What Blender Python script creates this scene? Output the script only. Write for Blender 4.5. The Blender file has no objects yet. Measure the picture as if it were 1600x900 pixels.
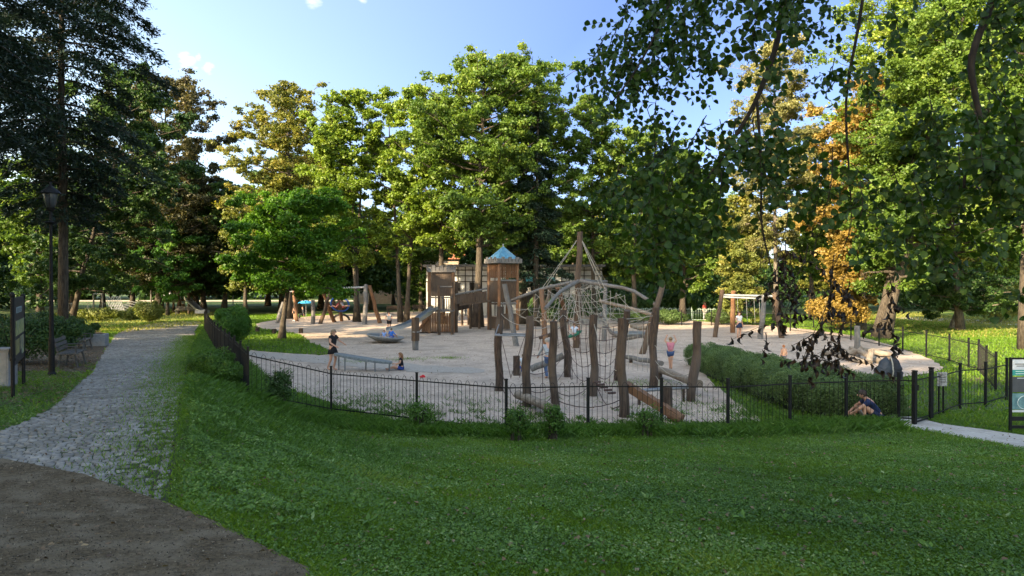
import bpy, math
import numpy as np
from mathutils import Vector, Matrix
from mathutils.geometry import delaunay_2d_cdt
R = math.radians
sc = bpy.context.scene
COL = sc.collection
# ------------------------------------------------------------------ camera, sky, sun
cam = bpy.data.objects.new('camera', bpy.data.cameras.new('camera')); COL.objects.link(cam)
cam.location = (0, 0, 3.5)
cam.rotation_euler = (R(90 - 0.52), 0, 0)
cam.data.sensor_width = 36; cam.data.lens = 36 * 1100 / 1600
cam.data.clip_start = .05; cam.data.clip_end = 3000
sc.camera = cam
SUN_EL = R(25)
SUN_AZ = math.atan2(-.70, -.71)
sdir = Vector((math.sin(SUN_AZ) * math.cos(SUN_EL), math.cos(SUN_AZ) * math.cos(SUN_EL), math.sin(SUN_EL)))
w = bpy.data.worlds.new('World'); sc.world = w; w.use_nodes = True
nt = w.node_tree; nt.nodes.clear()
def _n(t, **k):
    n = nt.nodes.new(t)
    for a, b in k.items(): setattr(n, a, b)
    return n
sky = _n('ShaderNodeTexSky', sky_type='NISHITA', sun_disc=False, sun_elevation=SUN_EL, sun_rotation=SUN_AZ, air_density=1.0, dust_density=.6, ozone_density=2.0)
tc = _n('ShaderNodeTexCoord')
noi = _n('ShaderNodeTexNoise'); noi.inputs['Scale'].default_value = 60; noi.inputs['Detail'].default_value = 6
mp = _n('ShaderNodeMapping'); mp.inputs['Scale'].default_value = (1, 1, 2.2)
nt.links.new(tc.outputs['Generated'], mp.inputs[0]); nt.links.new(mp.outputs[0], noi.inputs['Vector'])
acc = None
for (cx, cy, rad) in [(327, 107, .012), (292, 97, .02), (312, 90, .008), (490, 2, .018), (566, 1, .011)]:   # four tiny wisps of cloud
    d = Vector(((cx - 800) / 1100, 1, (440 - cy) / 1100)).normalized()
    vd = _n('ShaderNodeVectorMath', operation='DISTANCE'); vd.inputs[1].default_value = d
    nt.links.new(tc.outputs['Generated'], vd.inputs[0])
    mr = _n('ShaderNodeMapRange'); mr.inputs['From Min'].default_value = rad * 1.3; mr.inputs['From Max'].default_value = 0
    nt.links.new(vd.outputs['Value'], mr.inputs['Value'])
    if acc is None: acc = mr.outputs[0]
    else:
        mx = _n('ShaderNodeMath', operation='MAXIMUM'); nt.links.new(acc, mx.inputs[0]); nt.links.new(mr.outputs[0], mx.inputs[1]); acc = mx.outputs[0]
mu = _n('ShaderNodeMath', operation='MULTIPLY'); nt.links.new(acc, mu.inputs[0]); nt.links.new(noi.outputs[0], mu.inputs[1])
mr2 = _n('ShaderNodeMapRange'); mr2.inputs['From Min'].default_value = .26; mr2.inputs['From Max'].default_value = .6; mr2.inputs['To Max'].default_value = .28
nt.links.new(mu.outputs[0], mr2.inputs['Value'])
mix = _n('ShaderNodeMixRGB'); mix.inputs[2].default_value = (9, 8.6, 8.4, 1)
nt.links.new(mr2.outputs[0], mix.inputs[0]); nt.links.new(sky.outputs[0], mix.inputs[1])
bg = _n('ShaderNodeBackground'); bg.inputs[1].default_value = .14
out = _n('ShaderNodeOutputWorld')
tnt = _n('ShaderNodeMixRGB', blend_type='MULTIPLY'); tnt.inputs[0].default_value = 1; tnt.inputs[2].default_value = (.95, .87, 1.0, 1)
# sky scaled by direction: warm fill added sunward to lift shade, dimmed bluer opposite
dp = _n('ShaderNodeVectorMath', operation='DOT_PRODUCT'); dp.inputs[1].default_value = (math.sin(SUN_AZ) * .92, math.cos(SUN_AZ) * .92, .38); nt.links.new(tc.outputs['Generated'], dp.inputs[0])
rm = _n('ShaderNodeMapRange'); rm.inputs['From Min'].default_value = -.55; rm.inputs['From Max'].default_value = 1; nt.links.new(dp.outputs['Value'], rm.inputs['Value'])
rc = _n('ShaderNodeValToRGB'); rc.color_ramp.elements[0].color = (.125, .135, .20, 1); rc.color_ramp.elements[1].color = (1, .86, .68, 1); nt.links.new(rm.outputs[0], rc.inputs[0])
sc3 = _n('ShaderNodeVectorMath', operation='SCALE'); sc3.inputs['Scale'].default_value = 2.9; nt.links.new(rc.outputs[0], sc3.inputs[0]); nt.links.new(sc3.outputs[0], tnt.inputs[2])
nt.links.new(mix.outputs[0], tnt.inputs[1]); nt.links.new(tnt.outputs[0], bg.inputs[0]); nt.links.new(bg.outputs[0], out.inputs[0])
sl = bpy.data.lights.new('sun', 'SUN'); sl.energy = 4.8; sl.angle = R(.5); sl.color = (1, .84, .62)
sun = bpy.data.objects.new('sun', sl); COL.objects.link(sun)
sun.rotation_euler = sdir.to_track_quat('Z', 'Y').to_euler(); sun.location = (-40, -30, 40)
vs = sc.view_settings; vs.view_transform = 'Standard'; vs.look = 'None'; vs.gamma = 1; vs.exposure = 1.84
vs.use_white_balance = True; vs.white_balance_temperature = 7400; vs.white_balance_tint = 8
sc.cycles.use_denoising = True
sc.cycles.max_bounces = 6; sc.cycles.diffuse_bounces = 3; sc.cycles.transmission_bounces = 4; sc.cycles.glossy_bounces = 2
sc.cycles.transparent_max_bounces = 4
sc.cycles.sample_clamp_indirect = 6
# ------------------------------------------------------------------ helpers
rng = np.random.default_rng(7)
ORG = {}
def tagp(o, label=None, cat=None, group=None, kind=None):
    for k, v in (('label', label), ('category', cat), ('group', group), ('kind', kind)):
        if v: o[k] = v
    return o
def thing(name, label, cat, loc, group=None):
    """Empty at the thing's base; parts given to it are built in world coordinates."""
    o = bpy.data.objects.new(name, None); COL.objects.link(o); o.location = loc; o.empty_display_size = .3
    ORG[o] = np.array(loc, float)
    return tagp(o, label, cat, group)
def link_mesh(name, me, mat, parent=None, loc=None):
    o = bpy.data.objects.new(name, me); COL.objects.link(o)
    if mat is not None: me.materials.append(mat)
    if parent is not None:
        o.parent = parent; ORG[o] = ORG[parent]
    else:
        ORG[o] = np.array(loc if loc is not None else (0, 0, 0), float); o.location = ORG[o]
    return o
def raw_mesh(name, V, F, tint=None, smooth=False):
    """V (n,3); F (m,k) one face size"""
    V = np.ascontiguousarray(V, np.float32); F = np.ascontiguousarray(F, np.int32)
    me = bpy.data.meshes.new(name); m, k = F.shape
    me.vertices.add(len(V)); me.vertices.foreach_set('co', V.ravel())
    me.loops.add(m * k); me.loops.foreach_set('vertex_index', F.ravel())
    me.polygons.add(m); me.polygons.foreach_set('loop_start', np.arange(0, m * k, k, dtype=np.int32))
    me.polygons.foreach_set('loop_total', np.full(m, k, np.int32))
    if smooth: me.polygons.foreach_set('use_smooth', np.ones(m, bool))
    if tint is not None:
        a = me.attributes.new('tint', 'FLOAT', 'POINT'); a.data.foreach_set('value', np.ascontiguousarray(tint, np.float32))
    me.update(calc_edges=True)
    return me
def unit(a): return a / np.maximum(np.linalg.norm(a, axis=-1, keepdims=True), 1e-9)
class MB:
    def __init__(s): s.v = []; s.f = []; s.n = 0
    def add(s, V, F):
        s.v.append(np.asarray(V, float)); s.f += [tuple(int(i) + s.n for i in f) for f in F]; s.n += len(V); return s
    def box(s, c, size, rz=0, rx=0, ry=0, tap=1.0):
        x, y, z = np.array(size) / 2
        V = np.array([[-x, -y, -z], [x, -y, -z], [x, y, -z], [-x, y, -z], [-x * tap, -y * tap, z], [x * tap, -y * tap, z], [x * tap, y * tap, z], [-x * tap, y * tap, z]])
        M = np.array(Matrix.Rotation(rz, 3, 'Z') @ Matrix.Rotation(ry, 3, 'Y') @ Matrix.Rotation(rx, 3, 'X'))
        return s.add(V @ M.T + np.array(c, float), [(0, 3, 2, 1), (4, 5, 6, 7), (0, 1, 5, 4), (1, 2, 6, 5), (2, 3, 7, 6), (3, 0, 4, 7)])
    def bar(s, a, b, wd, th=None):
        """rectangular bar from a to b; wd horizontal width, th thickness"""
        a = np.array(a, float); b = np.array(b, float); th = th or wd
        t = unit(b - a); up = np.array([0, 0, 1.]) if abs(t[2]) < .95 else np.array([0, 1., 0])
        u = unit(np.cross(t, up)) * wd / 2; v = unit(np.cross(u, t)) * th / 2
        V = [a - u - v, a + u - v, a + u + v, a - u + v, b - u - v, b + u - v, b + u + v, b - u + v]
        return s.add(V, [(3, 2, 1, 0), (4, 5, 6, 7), (0, 1, 5, 4), (1, 2, 6, 5), (2, 3, 7, 6), (3, 0, 4, 7)])
    def tube(s, P, r, k=8, cap=True, jit=0, closed=False):
        P = np.array(P, float); n = len(P); r = np.broadcast_to(np.array(r, float), (n,))
        if closed: T = unit(np.roll(P, -1, 0) - np.roll(P, 1, 0))
        else: T = unit(np.gradient(P, axis=0))
        ref = np.array([0, 0, 1.]) if abs(T[:, 2]).mean() < .8 else np.array([1., .13, 0])
        U = unit(np.cross(T, ref)); Wv = np.cross(T, U)
        th = np.arange(k) / k * 2 * math.pi
        rr = r[:, None] * (1 + (jit * (rng.random((n, k)) - .5) if jit else 0))
        V = P[:, None] + rr[..., None] * (np.cos(th)[None, :, None] * U[:, None] + np.sin(th)[None, :, None] * Wv[:, None])
        F = []
        for i in range(n if closed else n - 1):
            i2 = (i + 1) % n
            for j in range(k):
                F.append((i * k + j, i * k + (j + 1) % k, i2 * k + (j + 1) % k, i2 * k + j))
        if cap and not closed: F += [tuple(range(k))[::-1], tuple(range((n - 1) * k, n * k))]
        return s.add(V.reshape(-1, 3), F)
    def cyl(s, a, b, r0, r1=None, k=12): return s.tube([a, b], [r0, r0 if r1 is None else r1], k)
    def lathe(s, c, prof, k=20):
        th = np.arange(k) / k * 2 * math.pi; V = []; F = []
        for r, z in prof: V += [(c[0] + r * math.cos(t), c[1] + r * math.sin(t), c[2] + z) for t in th]
        for i in range(len(prof) - 1):
            for j in range(k): F.append((i * k + j, i * k + (j + 1) % k, (i + 1) * k + (j + 1) % k, (i + 1) * k + j))
        F += [tuple(range(k))[::-1], tuple(range((len(prof) - 1) * k, len(prof) * k))]
        return s.add(V, F)
    def ell(s, c, rad, k=12, m=8, M=None, jit=0):
        V = []; F = []
        for i in range(m + 1):
            ph = math.pi * i / m
            for j in range(k):
                t = 2 * math.pi * j / k; q = 1 + jit * (rng.random() - .5)
                V.append((rad[0] * math.sin(ph) * math.cos(t) * q, rad[1] * math.sin(ph) * math.sin(t) * q, -rad[2] * math.cos(ph) * q))
        for i in range(m):
            for j in range(k): F.append((i * k + j, i * k + (j + 1) % k, (i + 1) * k + (j + 1) % k, (i + 1) * k + j))
        V = np.array(V)
        if M is not None: V = V @ np.array(M).T
        return s.add(V + np.array(c, float), F)
    def build(s, name, mat, parent=None, smooth=False, loc=None, label=None, bevel=0, **tags):
        V = np.concatenate(s.v)
        if parent is not None: o0 = ORG[parent]
        else:
            if loc is None: loc = (float((V[:, 0].min() + V[:, 0].max()) / 2), float((V[:, 1].min() + V[:, 1].max()) / 2), float(V[:, 2].min()))
            o0 = np.array(loc, float)
        me = bpy.data.meshes.new(name); me.from_pydata((V - o0).tolist(), [], s.f)
        if smooth: me.polygons.foreach_set('use_smooth', np.ones(len(me.polygons), bool))
        me.update()
        o = link_mesh(name, me, mat, parent, None if parent is not None else o0)
        if bevel:
            b = o.modifiers.new('bevel', 'BEVEL'); b.width = bevel; b.segments = 2; b.limit_method = 'ANGLE'
        return tagp(o, label, tags.get('cat'), tags.get('group'), tags.get('kind'))
def copy_tree(o, loc=None, rz=None, s=None, label=None, parent=None):
    c = o.copy(); COL.objects.link(c)
    if parent is not None: c.parent = parent
    if loc is not None: c.location = loc
    if rz is not None: c.rotation_euler = (0, 0, rz)
    if s is not None: c.scale = (s, s, s) if np.isscalar(s) else s
    if label: c['label'] = label
    for ch in list(o.children): copy_tree(ch, parent=c)
    return c
# ------------------------------------------------------------------ materials
def mat(name, c1, c2=None, scale=6, rough=.8, bump=.0, bscale=None, stretch=(1, 1, 1), detail=5, c3=None, metal=0, spec=.3, coords='Object', lo=.35, hi=.65):
    m = bpy.data.materials.new(name); m.use_nodes = True; N = m.node_tree.nodes; L = m.node_tree.links
    b = N['Principled BSDF']; b.inputs['Roughness'].default_value = rough; b.inputs['Metallic'].default_value = metal
    b.inputs['Specular IOR Level'].default_value = spec
    t = N.new('ShaderNodeTexCoord'); p = N.new('ShaderNodeMapping'); p.inputs['Scale'].default_value = stretch
    L.new(t.outputs[coords], p.inputs[0])
    n = N.new('ShaderNodeTexNoise'); n.inputs['Scale'].default_value = scale; n.inputs['Detail'].default_value = detail; n.inputs['Roughness'].default_value = .65
    L.new(p.outputs[0], n.inputs['Vector'])
    cr = N.new('ShaderNodeValToRGB'); cr.color_ramp.elements[0].position = lo; cr.color_ramp.elements[1].position = hi
    cr.color_ramp.elements[0].color = (*c1, 1); cr.color_ramp.elements[1].color = (*(c2 or c1), 1)
    L.new(n.outputs[0], cr.inputs[0]); src = cr.outputs[0]
    if c3:
        n3 = N.new('ShaderNodeTexNoise'); n3.inputs['Scale'].default_value = scale * .13; n3.inputs['Detail'].default_value = 4
        L.new(t.outputs[coords], n3.inputs['Vector'])
        r3 = N.new('ShaderNodeMapRange'); r3.inputs['From Min'].default_value = .45; r3.inputs['From Max'].default_value = .68; r3.inputs['To Max'].default_value = .8
        L.new(n3.outputs[0], r3.inputs[0])
        mx = N.new('ShaderNodeMixRGB'); mx.inputs[2].default_value = (*c3, 1); L.new(r3.outputs[0], mx.inputs[0]); L.new(src, mx.inputs[1]); src = mx.outputs[0]
    L.new(src, b.inputs['Base Color'])
    if bump:
        nb = N.new('ShaderNodeTexNoise'); nb.inputs['Scale'].default_value = bscale or scale * 2; nb.inputs['Detail'].default_value = 6
        L.new(p.outputs[0], nb.inputs['Vector'])
        bp = N.new('ShaderNodeBump'); bp.inputs['Strength'].default_value = 1; bp.inputs['Distance'].default_value = bump
        L.new(nb.outputs[0], bp.inputs['Height']); L.new(bp.outputs[0], b.inputs['Normal'])
    return m
def leafmat(name, ca, cb, cc=None, trans=.35, rough=.5):
    """colour by the per-leaf 'tint' value (natural hue variety), part of the light passes through"""
    m = bpy.data.materials.new(name); m.use_nodes = True; N = m.node_tree.nodes; L = m.node_tree.links; N.clear()
    a = N.new('ShaderNodeAttribute'); a.attribute_name = 'tint'
    cr = N.new('ShaderNodeValToRGB'); e = cr.color_ramp.elements
    e[0].color = (*ca, 1); e[1].color = (*cb, 1)
    if cc: e[1].position = .72; x = e.new(1.0); x.color = (*cc, 1)
    L.new(a.outputs['Fac'], cr.inputs[0])
    d = N.new('ShaderNodeBsdfPrincipled'); d.inputs['Roughness'].default_value = rough; d.inputs['Specular IOR Level'].default_value = .35
    tr = N.new('ShaderNodeBsdfTranslucent'); mx = N.new('ShaderNodeMixShader'); mx.inputs[0].default_value = trans
    g = N.new('ShaderNodeMixRGB'); g.blend_type = 'MULTIPLY'; g.inputs[0].default_value = 1; g.inputs[2].default_value = (1.35, 1.35, .6, 1)
    L.new(cr.outputs[0], d.inputs['Base Color']); L.new(cr.outputs[0], g.inputs[1]); L.new(g.outputs[0], tr.inputs[0])
    o = N.new('ShaderNodeOutputMaterial'); L.new(d.outputs[0], mx.inputs[1]); L.new(tr.outputs[0], mx.inputs[2]); L.new(mx.outputs[0], o.inputs[0])
    return m
M = {}
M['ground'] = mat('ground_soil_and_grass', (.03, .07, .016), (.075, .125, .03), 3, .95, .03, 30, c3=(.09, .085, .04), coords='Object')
M['lawn'] = mat('lawn_soil', (.025, .06, .01), (.06, .11, .022), 14, .95, .03, 40, c3=(.05, .07, .02))
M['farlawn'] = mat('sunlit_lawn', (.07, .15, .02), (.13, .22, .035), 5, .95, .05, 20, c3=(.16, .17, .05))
M['sand'] = mat('playground_sand', (.37, .285, .225), (.53, .42, .335), 7, .95, .14, 5, c3=(.30, .24, .19), detail=12, lo=.36, hi=.62)
M['gravel'] = mat('pale_gravel', (.27, .235, .20), (.39, .345, .30), 14, .95, .01, 60)
M['rpath'] = mat('fine_gravel', (.34, .32, .29), (.47, .44, .40), 12, .95, .02, 40, c3=(.3, .28, .24))
M['asphalt'] = mat('worn_brown_asphalt', (.05, .034, .017), (.155, .112, .062), 22, .95, .03, 40, c3=(.19, .15, .10), detail=12)
M['mulch'] = mat('leaf_litter', (.06, .04, .028), (.17, .12, .085), 22, .95, .04, 30, c3=(.05, .06, .02))
M['sett'] = mat('granite_setts', (.17, .155, .135), (.34, .315, .28), 5, .8, .006, 60, c3=(.17, .155, .12))
_N = M['sett'].node_tree; _b = _N.nodes['Principled BSDF']; _at = _N.nodes.new('ShaderNodeAttribute'); _at.attribute_name = 'tint'
_mr = _N.nodes.new('ShaderNodeMapRange'); _mr.inputs['To Min'].default_value = .65; _mr.inputs['To Max'].default_value = 1.3; _N.links.new(_at.outputs['Fac'], _mr.inputs[0])
_mm = _N.nodes.new('ShaderNodeMixRGB'); _mm.blend_type = 'MULTIPLY'; _mm.inputs[0].default_value = 1; _N.links.new(_b.inputs['Base Color'].links[0].from_socket, _mm.inputs[1]); _N.links.new(_mr.outputs[0], _mm.inputs[2]); _N.links.new(_mm.outputs[0], _b.inputs['Base Color'])
M['joint'] = mat('mossy_joints', (.03, .034, .016), (.065, .06, .04), 10, .95, .01, 60, c3=(.03, .07, .015))
M['farpath'] = mat('beige_path', (.38, .31, .23), (.5, .42, .32), 2, .95)
M['woodbrown'] = mat('weathered_brown_wood', (.05, .032, .021), (.115, .072, .046), 7, .8, .012, 12, (3, 3, .35), c3=(.095, .072, .055))
M['woodred'] = mat('reddish_oak_wood', (.11, .052, .027), (.23, .115, .058), 7, .75, .01, 12, (3, 3, .35), c3=(.15, .09, .055))
M['woodgrey'] = mat('silvered_wood', (.09, .086, .083), (.185, .178, .17), 7, .85, .012, 12, (3, 3, .4), c3=(.11, .09, .075))
M['log'] = mat('pale_peeled_log', (.15, .12, .092), (.29, .24, .19), 6, .85, .012, 10, (1, 1, 1), c3=(.16, .12, .09))
M['darklog'] = mat('dark_robinia_post', (.03, .021, .016), (.09, .062, .046), 8, .85, .03, 9, (3, 3, .4), c3=(.11, .085, .07))
M['bark'] = mat('tree_bark', (.03, .024, .018), (.10, .082, .062), 9, .95, .04, 12, (2, 2, .4))
M['barkpale'] = mat('paler_bark', (.07, .06, .045), (.2, .175, .14), 9, .95, .03, 12, (2, 2, .4))
M['black'] = mat('black_painted_iron', (.006, .006, .006), (.012, .012, .012), 20, .6, spec=.2)
M['rope'] = mat('pale_rope', (.24, .225, .19), (.40, .37, .32), 30, .9)
M['ropedark'] = mat('dark_rope', (.05, .035, .03), (.12, .07, .06), 30, .9)
M['steel'] = mat('stainless_steel', (.36, .39, .42), (.48, .5, .52), 10, .3, metal=.9)
M['greymetal'] = mat('grey_metal', (.17, .18, .19), (.25, .26, .27), 10, .45, metal=.5)
M['white'] = mat('white_plaster', (.42, .43, .42), (.56, .56, .55), 2, .9)
M['dark'] = mat('dark_opening', (.01, .01, .011), (.02, .02, .022), 4, .3)
M['rooftin'] = mat('grey_roof', (.10, .10, .10), (.16, .16, .155), 2, .8)
M['blue'] = mat('blue_shingle', (.05, .19, .32), (.12, .32, .48), 6, .8, c3=(.22, .33, .40))
M['lampgrey'] = mat('lamp_grey', (.2, .21, .22), (.28, .29, .3), 4, .5)
M['concrete'] = mat('grey_concrete', (.2, .205, .21), (.3, .3, .3), 7, .9, .005)
M['benchwood'] = mat('bench_slats', (.06, .055, .048), (.13, .12, .105), 10, .8, .004, 20, (1, 1, 1))
def plain(name, c, rough=.7, v=.85): 
    return mat(name, tuple(x * v for x in c), c, 12, rough)
LM = {}
LM['lime'] = leafmat('linden_leaves', (.08, .14, .016), (.18, .26, .03), (.30, .34, .07))
LM['oak'] = leafmat('oak_leaves', (.048, .10, .016), (.12, .195, .028), (.21, .27, .05))
LM['dark'] = leafmat('dark_green_leaves', (.024, .06, .014), (.052, .11, .024), (.09, .15, .03), .25)
LM['needle'] = leafmat('dark_needles', (.010, .024, .014), (.022, .046, .026), (.035, .06, .03), .12)
LM['golden'] = leafmat('golden_olive_leaves', (.075, .10, .018), (.18, .18, .035), (.34, .27, .06))
LM['copper'] = leafmat('copper_beech_leaves', (.035, .04, .014), (.075, .068, .026), (.14, .12, .045), .3)
LM['orange'] = leafmat('orange_autumn_leaves', (.16, .11, .025), (.31, .21, .05), (.40, .33, .10))
LM['birch'] = leafmat('pale_birch_leaves', (.13, .14, .05), (.24, .23, .085), (.36, .31, .14))
LM['maple'] = leafmat('bright_maple_leaves', (.04, .12, .010), (.09, .21, .016), (.15, .30, .025), .42)
LM['beech'] = leafmat('beech_leaves', (.018, .048, .008), (.038, .09, .013), (.10, .17, .025), .4, .5)
LM['deadleaf'] = leafmat('withered_leaves', (.008, .005, .004), (.018, .011, .008), (.035, .02, .013), .05)
LM['grass'] = leafmat('lawn_grass', (.07, .15, .012), (.145, .26, .022), (.27, .34, .06), .4)
LM['clover'] = leafmat('clover_and_weeds', (.05, .12, .018), (.13, .25, .035), (.30, .38, .16), .3)
LM['weed'] = leafmat('tall_weeds', (.04, .10, .016), (.09, .19, .028), (.18, .26, .06), .4)
LM['hedge'] = leafmat('hedge_leaves', (.05, .09, .028), (.10, .165, .045), (.17, .22, .08), .3)
LM['bush'] = leafmat('bush_leaves', (.03, .10, .014), (.065, .17, .024), (.13, .24, .035), .35)
LM['yellowbush'] = leafmat('yellow_green_leaves', (.10, .13, .03), (.2, .22, .05), (.33, .3, .08), .35)
LM['litter'] = leafmat('fallen_leaves', (.08, .045, .022), (.2, .12, .06), (.3, .22, .12), .1)
# ------------------------------------------------------------------ terrain
def XL(Y): return np.interp(Y, [0, 5, 7, 11.6, 20, 34, 55, 120], [0, -2, -3.4, -5.4, -9.3, -15.4, -24, -50])
def hgt(X, Y):
    X = np.asarray(X, float); Y = np.asarray(Y, float)
    Rt = np.interp(Y, [-30, 4, 7, 10, 13, 15, 16.5], [1.7, 1.55, 1.18, .72, .32, .1, 0])
    Lf = np.interp(Y, [-30, 4, 7, 13, 20, 27, 35, 50, 65], [1.7, 1.55, 1.27, 1.22, 1.0, .75, .5, .2, 0])
    W = np.interp(Y, [5, 12, 20, 35, 60], [2.5, 3.4, 3.6, 3, 3])
    t = np.clip((X - XL(Y)) / W, 0, 1); t = t * t * (3 - 2 * t)
    return Lf * (1 - t) + Rt * t
def hz(x, y): return float(hgt(x, y))
def W_(px, py, Y): return np.array([(px - 800) / 1100 * Y, Y, 3.5 + (440 - py) / 1100 * Y])
def G(px, py, dz=0.0):
    Ys = np.linspace(2, 300, 6000); Xs = (px - 800) / 1100 * Ys
    z = 3.5 - (py - 440) / 1100 * Ys
    k = np.argmax(z < hgt(Xs, Ys)); Y = Ys[k]
    return np.array([(px - 800) / 1100 * Y, Y, hz((px - 800) / 1100 * Y, Y) + dz])
xs = np.unique(np.concatenate([np.arange(-36, 30, .5), np.linspace(-400, -36, 22), np.linspace(30, 400, 22)]))
ys = np.unique(np.concatenate([np.arange(-4, 66, .5), np.linspace(-80, -4, 10), np.linspace(66, 900, 24)]))
GX, GY = np.meshgrid(xs, ys); V = np.stack([GX, GY, hgt(GX, GY)], -1).reshape(-1, 3)
nx, ny = len(xs), len(ys); I = (np.arange(ny - 1)[:, None] * nx + np.arange(nx - 1)[None]).ravel()
F = np.stack([I, I + 1, I + 1 + nx, I + nx], 1)
link_mesh('ground', raw_mesh('ground', V, F, smooth=True), M['ground'])['kind'] = 'structure'
def resample(P, step, closed=True):
    P = np.array(P, float); Q = []
    n = len(P)
    for i in range(n if closed else n - 1):
        a, b = P[i], P[(i + 1) % n]; k = max(1, int(np.linalg.norm(b - a) / step))
        for j in range(k): Q.append(a + (b - a) * j / k)
    if not closed: Q.append(P[-1])
    return np.array(Q)
def smooth_closed(P, it=2):
    P = np.array(P, float)
    for _ in range(it):
        Q = np.empty((len(P) * 2, P.shape[1])); N = np.roll(P, -1, 0)
        Q[0::2] = P * .75 + N * .25; Q[1::2] = P * .25 + N * .75; P = Q
    return P
def inside(P, X, Y):
    P = np.array(P); c = np.zeros(np.shape(X), bool); n = len(P); j = n - 1
    for i in range(n):
        xi, yi, xj, yj = P[i, 0], P[i, 1], P[j, 0], P[j, 1]
        if yi != yj: c ^= ((yi > Y) != (yj > Y)) & (X < (xj - xi) * (Y - yi) / (yj - yi) + xi)
        j = i
    return c
def sheet(name, poly, m, off, step=1.0, jit=.0, smoothit=0, kind='structure', bumpz=0):
    P = np.array([p[:2] for p in poly]);
    if smoothit: P = smooth_closed(P, smoothit)
    P = resample(P, min(step, .4))
    if jit: P = P + (rng.random(P.shape) - .5) * jit
    x0, y0 = P.min(0); x1, y1 = P.max(0)
    gx, gy = np.meshgrid(np.arange(x0, x1, step), np.arange(y0, y1, step)); gx = gx.ravel(); gy = gy.ravel()
    k = inside(P, gx, gy); pts = np.concatenate([P, np.stack([gx[k], gy[k]], 1)])
    n = len(P)
    r = delaunay_2d_cdt([Vector(p) for p in pts], [(i, (i + 1) % n) for i in range(n)], [list(range(n))], 1, 1e-4)
    v = np.array([(q[0], q[1]) for q in r[0]]); z = hgt(v[:, 0], v[:, 1]) + off
    if bumpz: z = z + bumpz * (np.sin(v[:, 0] * 2.1 + np.sin(v[:, 1] * 1.3) * 2) * np.cos(v[:, 1] * 1.7) * .5 + .5)
    me = bpy.data.meshes.new(name); me.from_pydata(np.column_stack([v, z]).tolist(), [], [tuple(f) for f in r[2]])
    me.polygons.foreach_set('use_smooth', np.ones(len(me.polygons), bool)); me.update()
    o = link_mesh(name, me, m); o['kind'] = kind
    return o, P
px_poly = lambda L: [G(*p) for p in L]
# sand
SANDP = [(375, 545), (440, 552), (520, 557), (512, 545), (478, 533), (470, 522), (430, 517), (398, 512), (400, 505), (440, 499), (500, 493), (620, 487), (700, 487), (760, 488), (840, 489), (1000, 495), (1100, 503), (1230, 511), (1340, 525), (1400, 542), (1465, 565), (1475, 580), (1420, 590), (1370, 592), (1290, 600), (1180, 592), (1100, 576), (1112, 600), (1165, 640), (1205, 668), (1138, 675), (1034, 674), (919, 674), (791, 677), (700, 667), (600, 655), (540, 640), (480, 618), (430, 600), (392, 582)]
_, SP = sheet('sand', px_poly(SANDP), M['sand'], .012, .7, .16, 1, bumpz=.015)
_, _g = sheet('gravel_path', px_poly([(374, 547), (440, 553), (520, 558), (600, 566), (690, 574), (760, 577), (755, 584), (680, 584), (590, 578), (500, 569), (430, 562), (378, 556)]), M['gravel'], .030, .5, .35, 1)
# cobbled path
PR = px_poly([(261, 794), (270, 749), (281, 654), (293, 575), (300, 548), (304, 530), (306, 516), (316, 503)])
PL_ = px_poly([(268, 503), (238, 506), (205, 512), (180, 524), (166, 545), (143, 583), (91, 632), (49, 658), (0, 677)])
a0 = [np.array([-12, 9.4, 0]), np.array([-11, 7.6, 0])]
edge = px_poly([(0, 722), (130, 748), (261, 794)])
PP = PR + PL_ + a0 + edge
_, PATH = sheet('path_bed', PP, M['joint'], .02, .5, .05)
# setts: one paved surface of small granite blocks
cl_r = np.array([p[:2] for p in PR]); ctr = resample(cl_r[:, :2], .105, False)
Vs, Fs, Ts = [], [], []
T = unit(np.gradient(ctr, axis=0)); T = unit(np.stack([np.convolve(np.pad(T[:, i], 20, 'edge'), np.ones(41) / 41, 'valid') for i in range(2)], 1))
Nn = np.stack([-T[:, 1], T[:, 0]], 1)
quads = []
for i in range(-30, len(ctr)):
    b = ctr[max(i, 0)] + (T[0] * i * .105 if i < 0 else 0); t = T[max(i, 0)]; nn = Nn[max(i, 0)]
    sft = .1 * rng.random(); far = max(b[1], 1)
    j = 0; u = .03 + sft * .5
    lim = 10.0 if far < 20 else 12
    while u < lim:
        wd = .085 + .05 * rng.random()
        arc = .035 * math.sin(u * 2.4) 
        c = b + nn * (u + wd / 2) + t * (arc + .005 * rng.standard_normal())
        quads.append((c[0], c[1], wd - .012, .091 + .006 * rng.standard_normal(), math.atan2(nn[1], nn[0]) + .03 * rng.standard_normal(), u))
        u += wd
Q = np.array(quads); k = inside(np.array([p[:2] for p in PP]), Q[:, 0], Q[:, 1])
dist_edge = Q[:, 5]
drop = rng.random(len(Q)) < np.clip(.45 - dist_edge * .55, .015, .5) * (Q[:, 1] > 6)
Q = Q[k & ~drop & (Q[:, 1] > 3)]
ca, sa = np.cos(Q[:, 4]), np.sin(Q[:, 4])
zz = hgt(Q[:, 0], Q[:, 1]) + .034 + .002 * rng.standard_normal(len(Q))
tiltx = .003 * rng.standard_normal(len(Q)); tilty = .003 * rng.standard_normal(len(Q))
cs = []
for (sx, sy, lv) in [(-1, -1, 0), (1, -1, 0), (1, 1, 0), (-1, 1, 0), (-1, -1, 1), (1, -1, 1), (1, 1, 1), (-1, 1, 1)]:
    sh = .90 if lv else 1.0
    jx = 1 + .05 * rng.standard_normal(len(Q)) * lv
    lx = sx * Q[:, 2] / 2 * sh * jx; ly = sy * Q[:, 3] / 2 * sh
    cs.append(np.stack([Q[:, 0] + lx * ca - ly * sa, Q[:, 1] + lx * sa + ly * ca, zz - (0 if lv else .016) + tiltx * sx + tilty * sy], 1))
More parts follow.
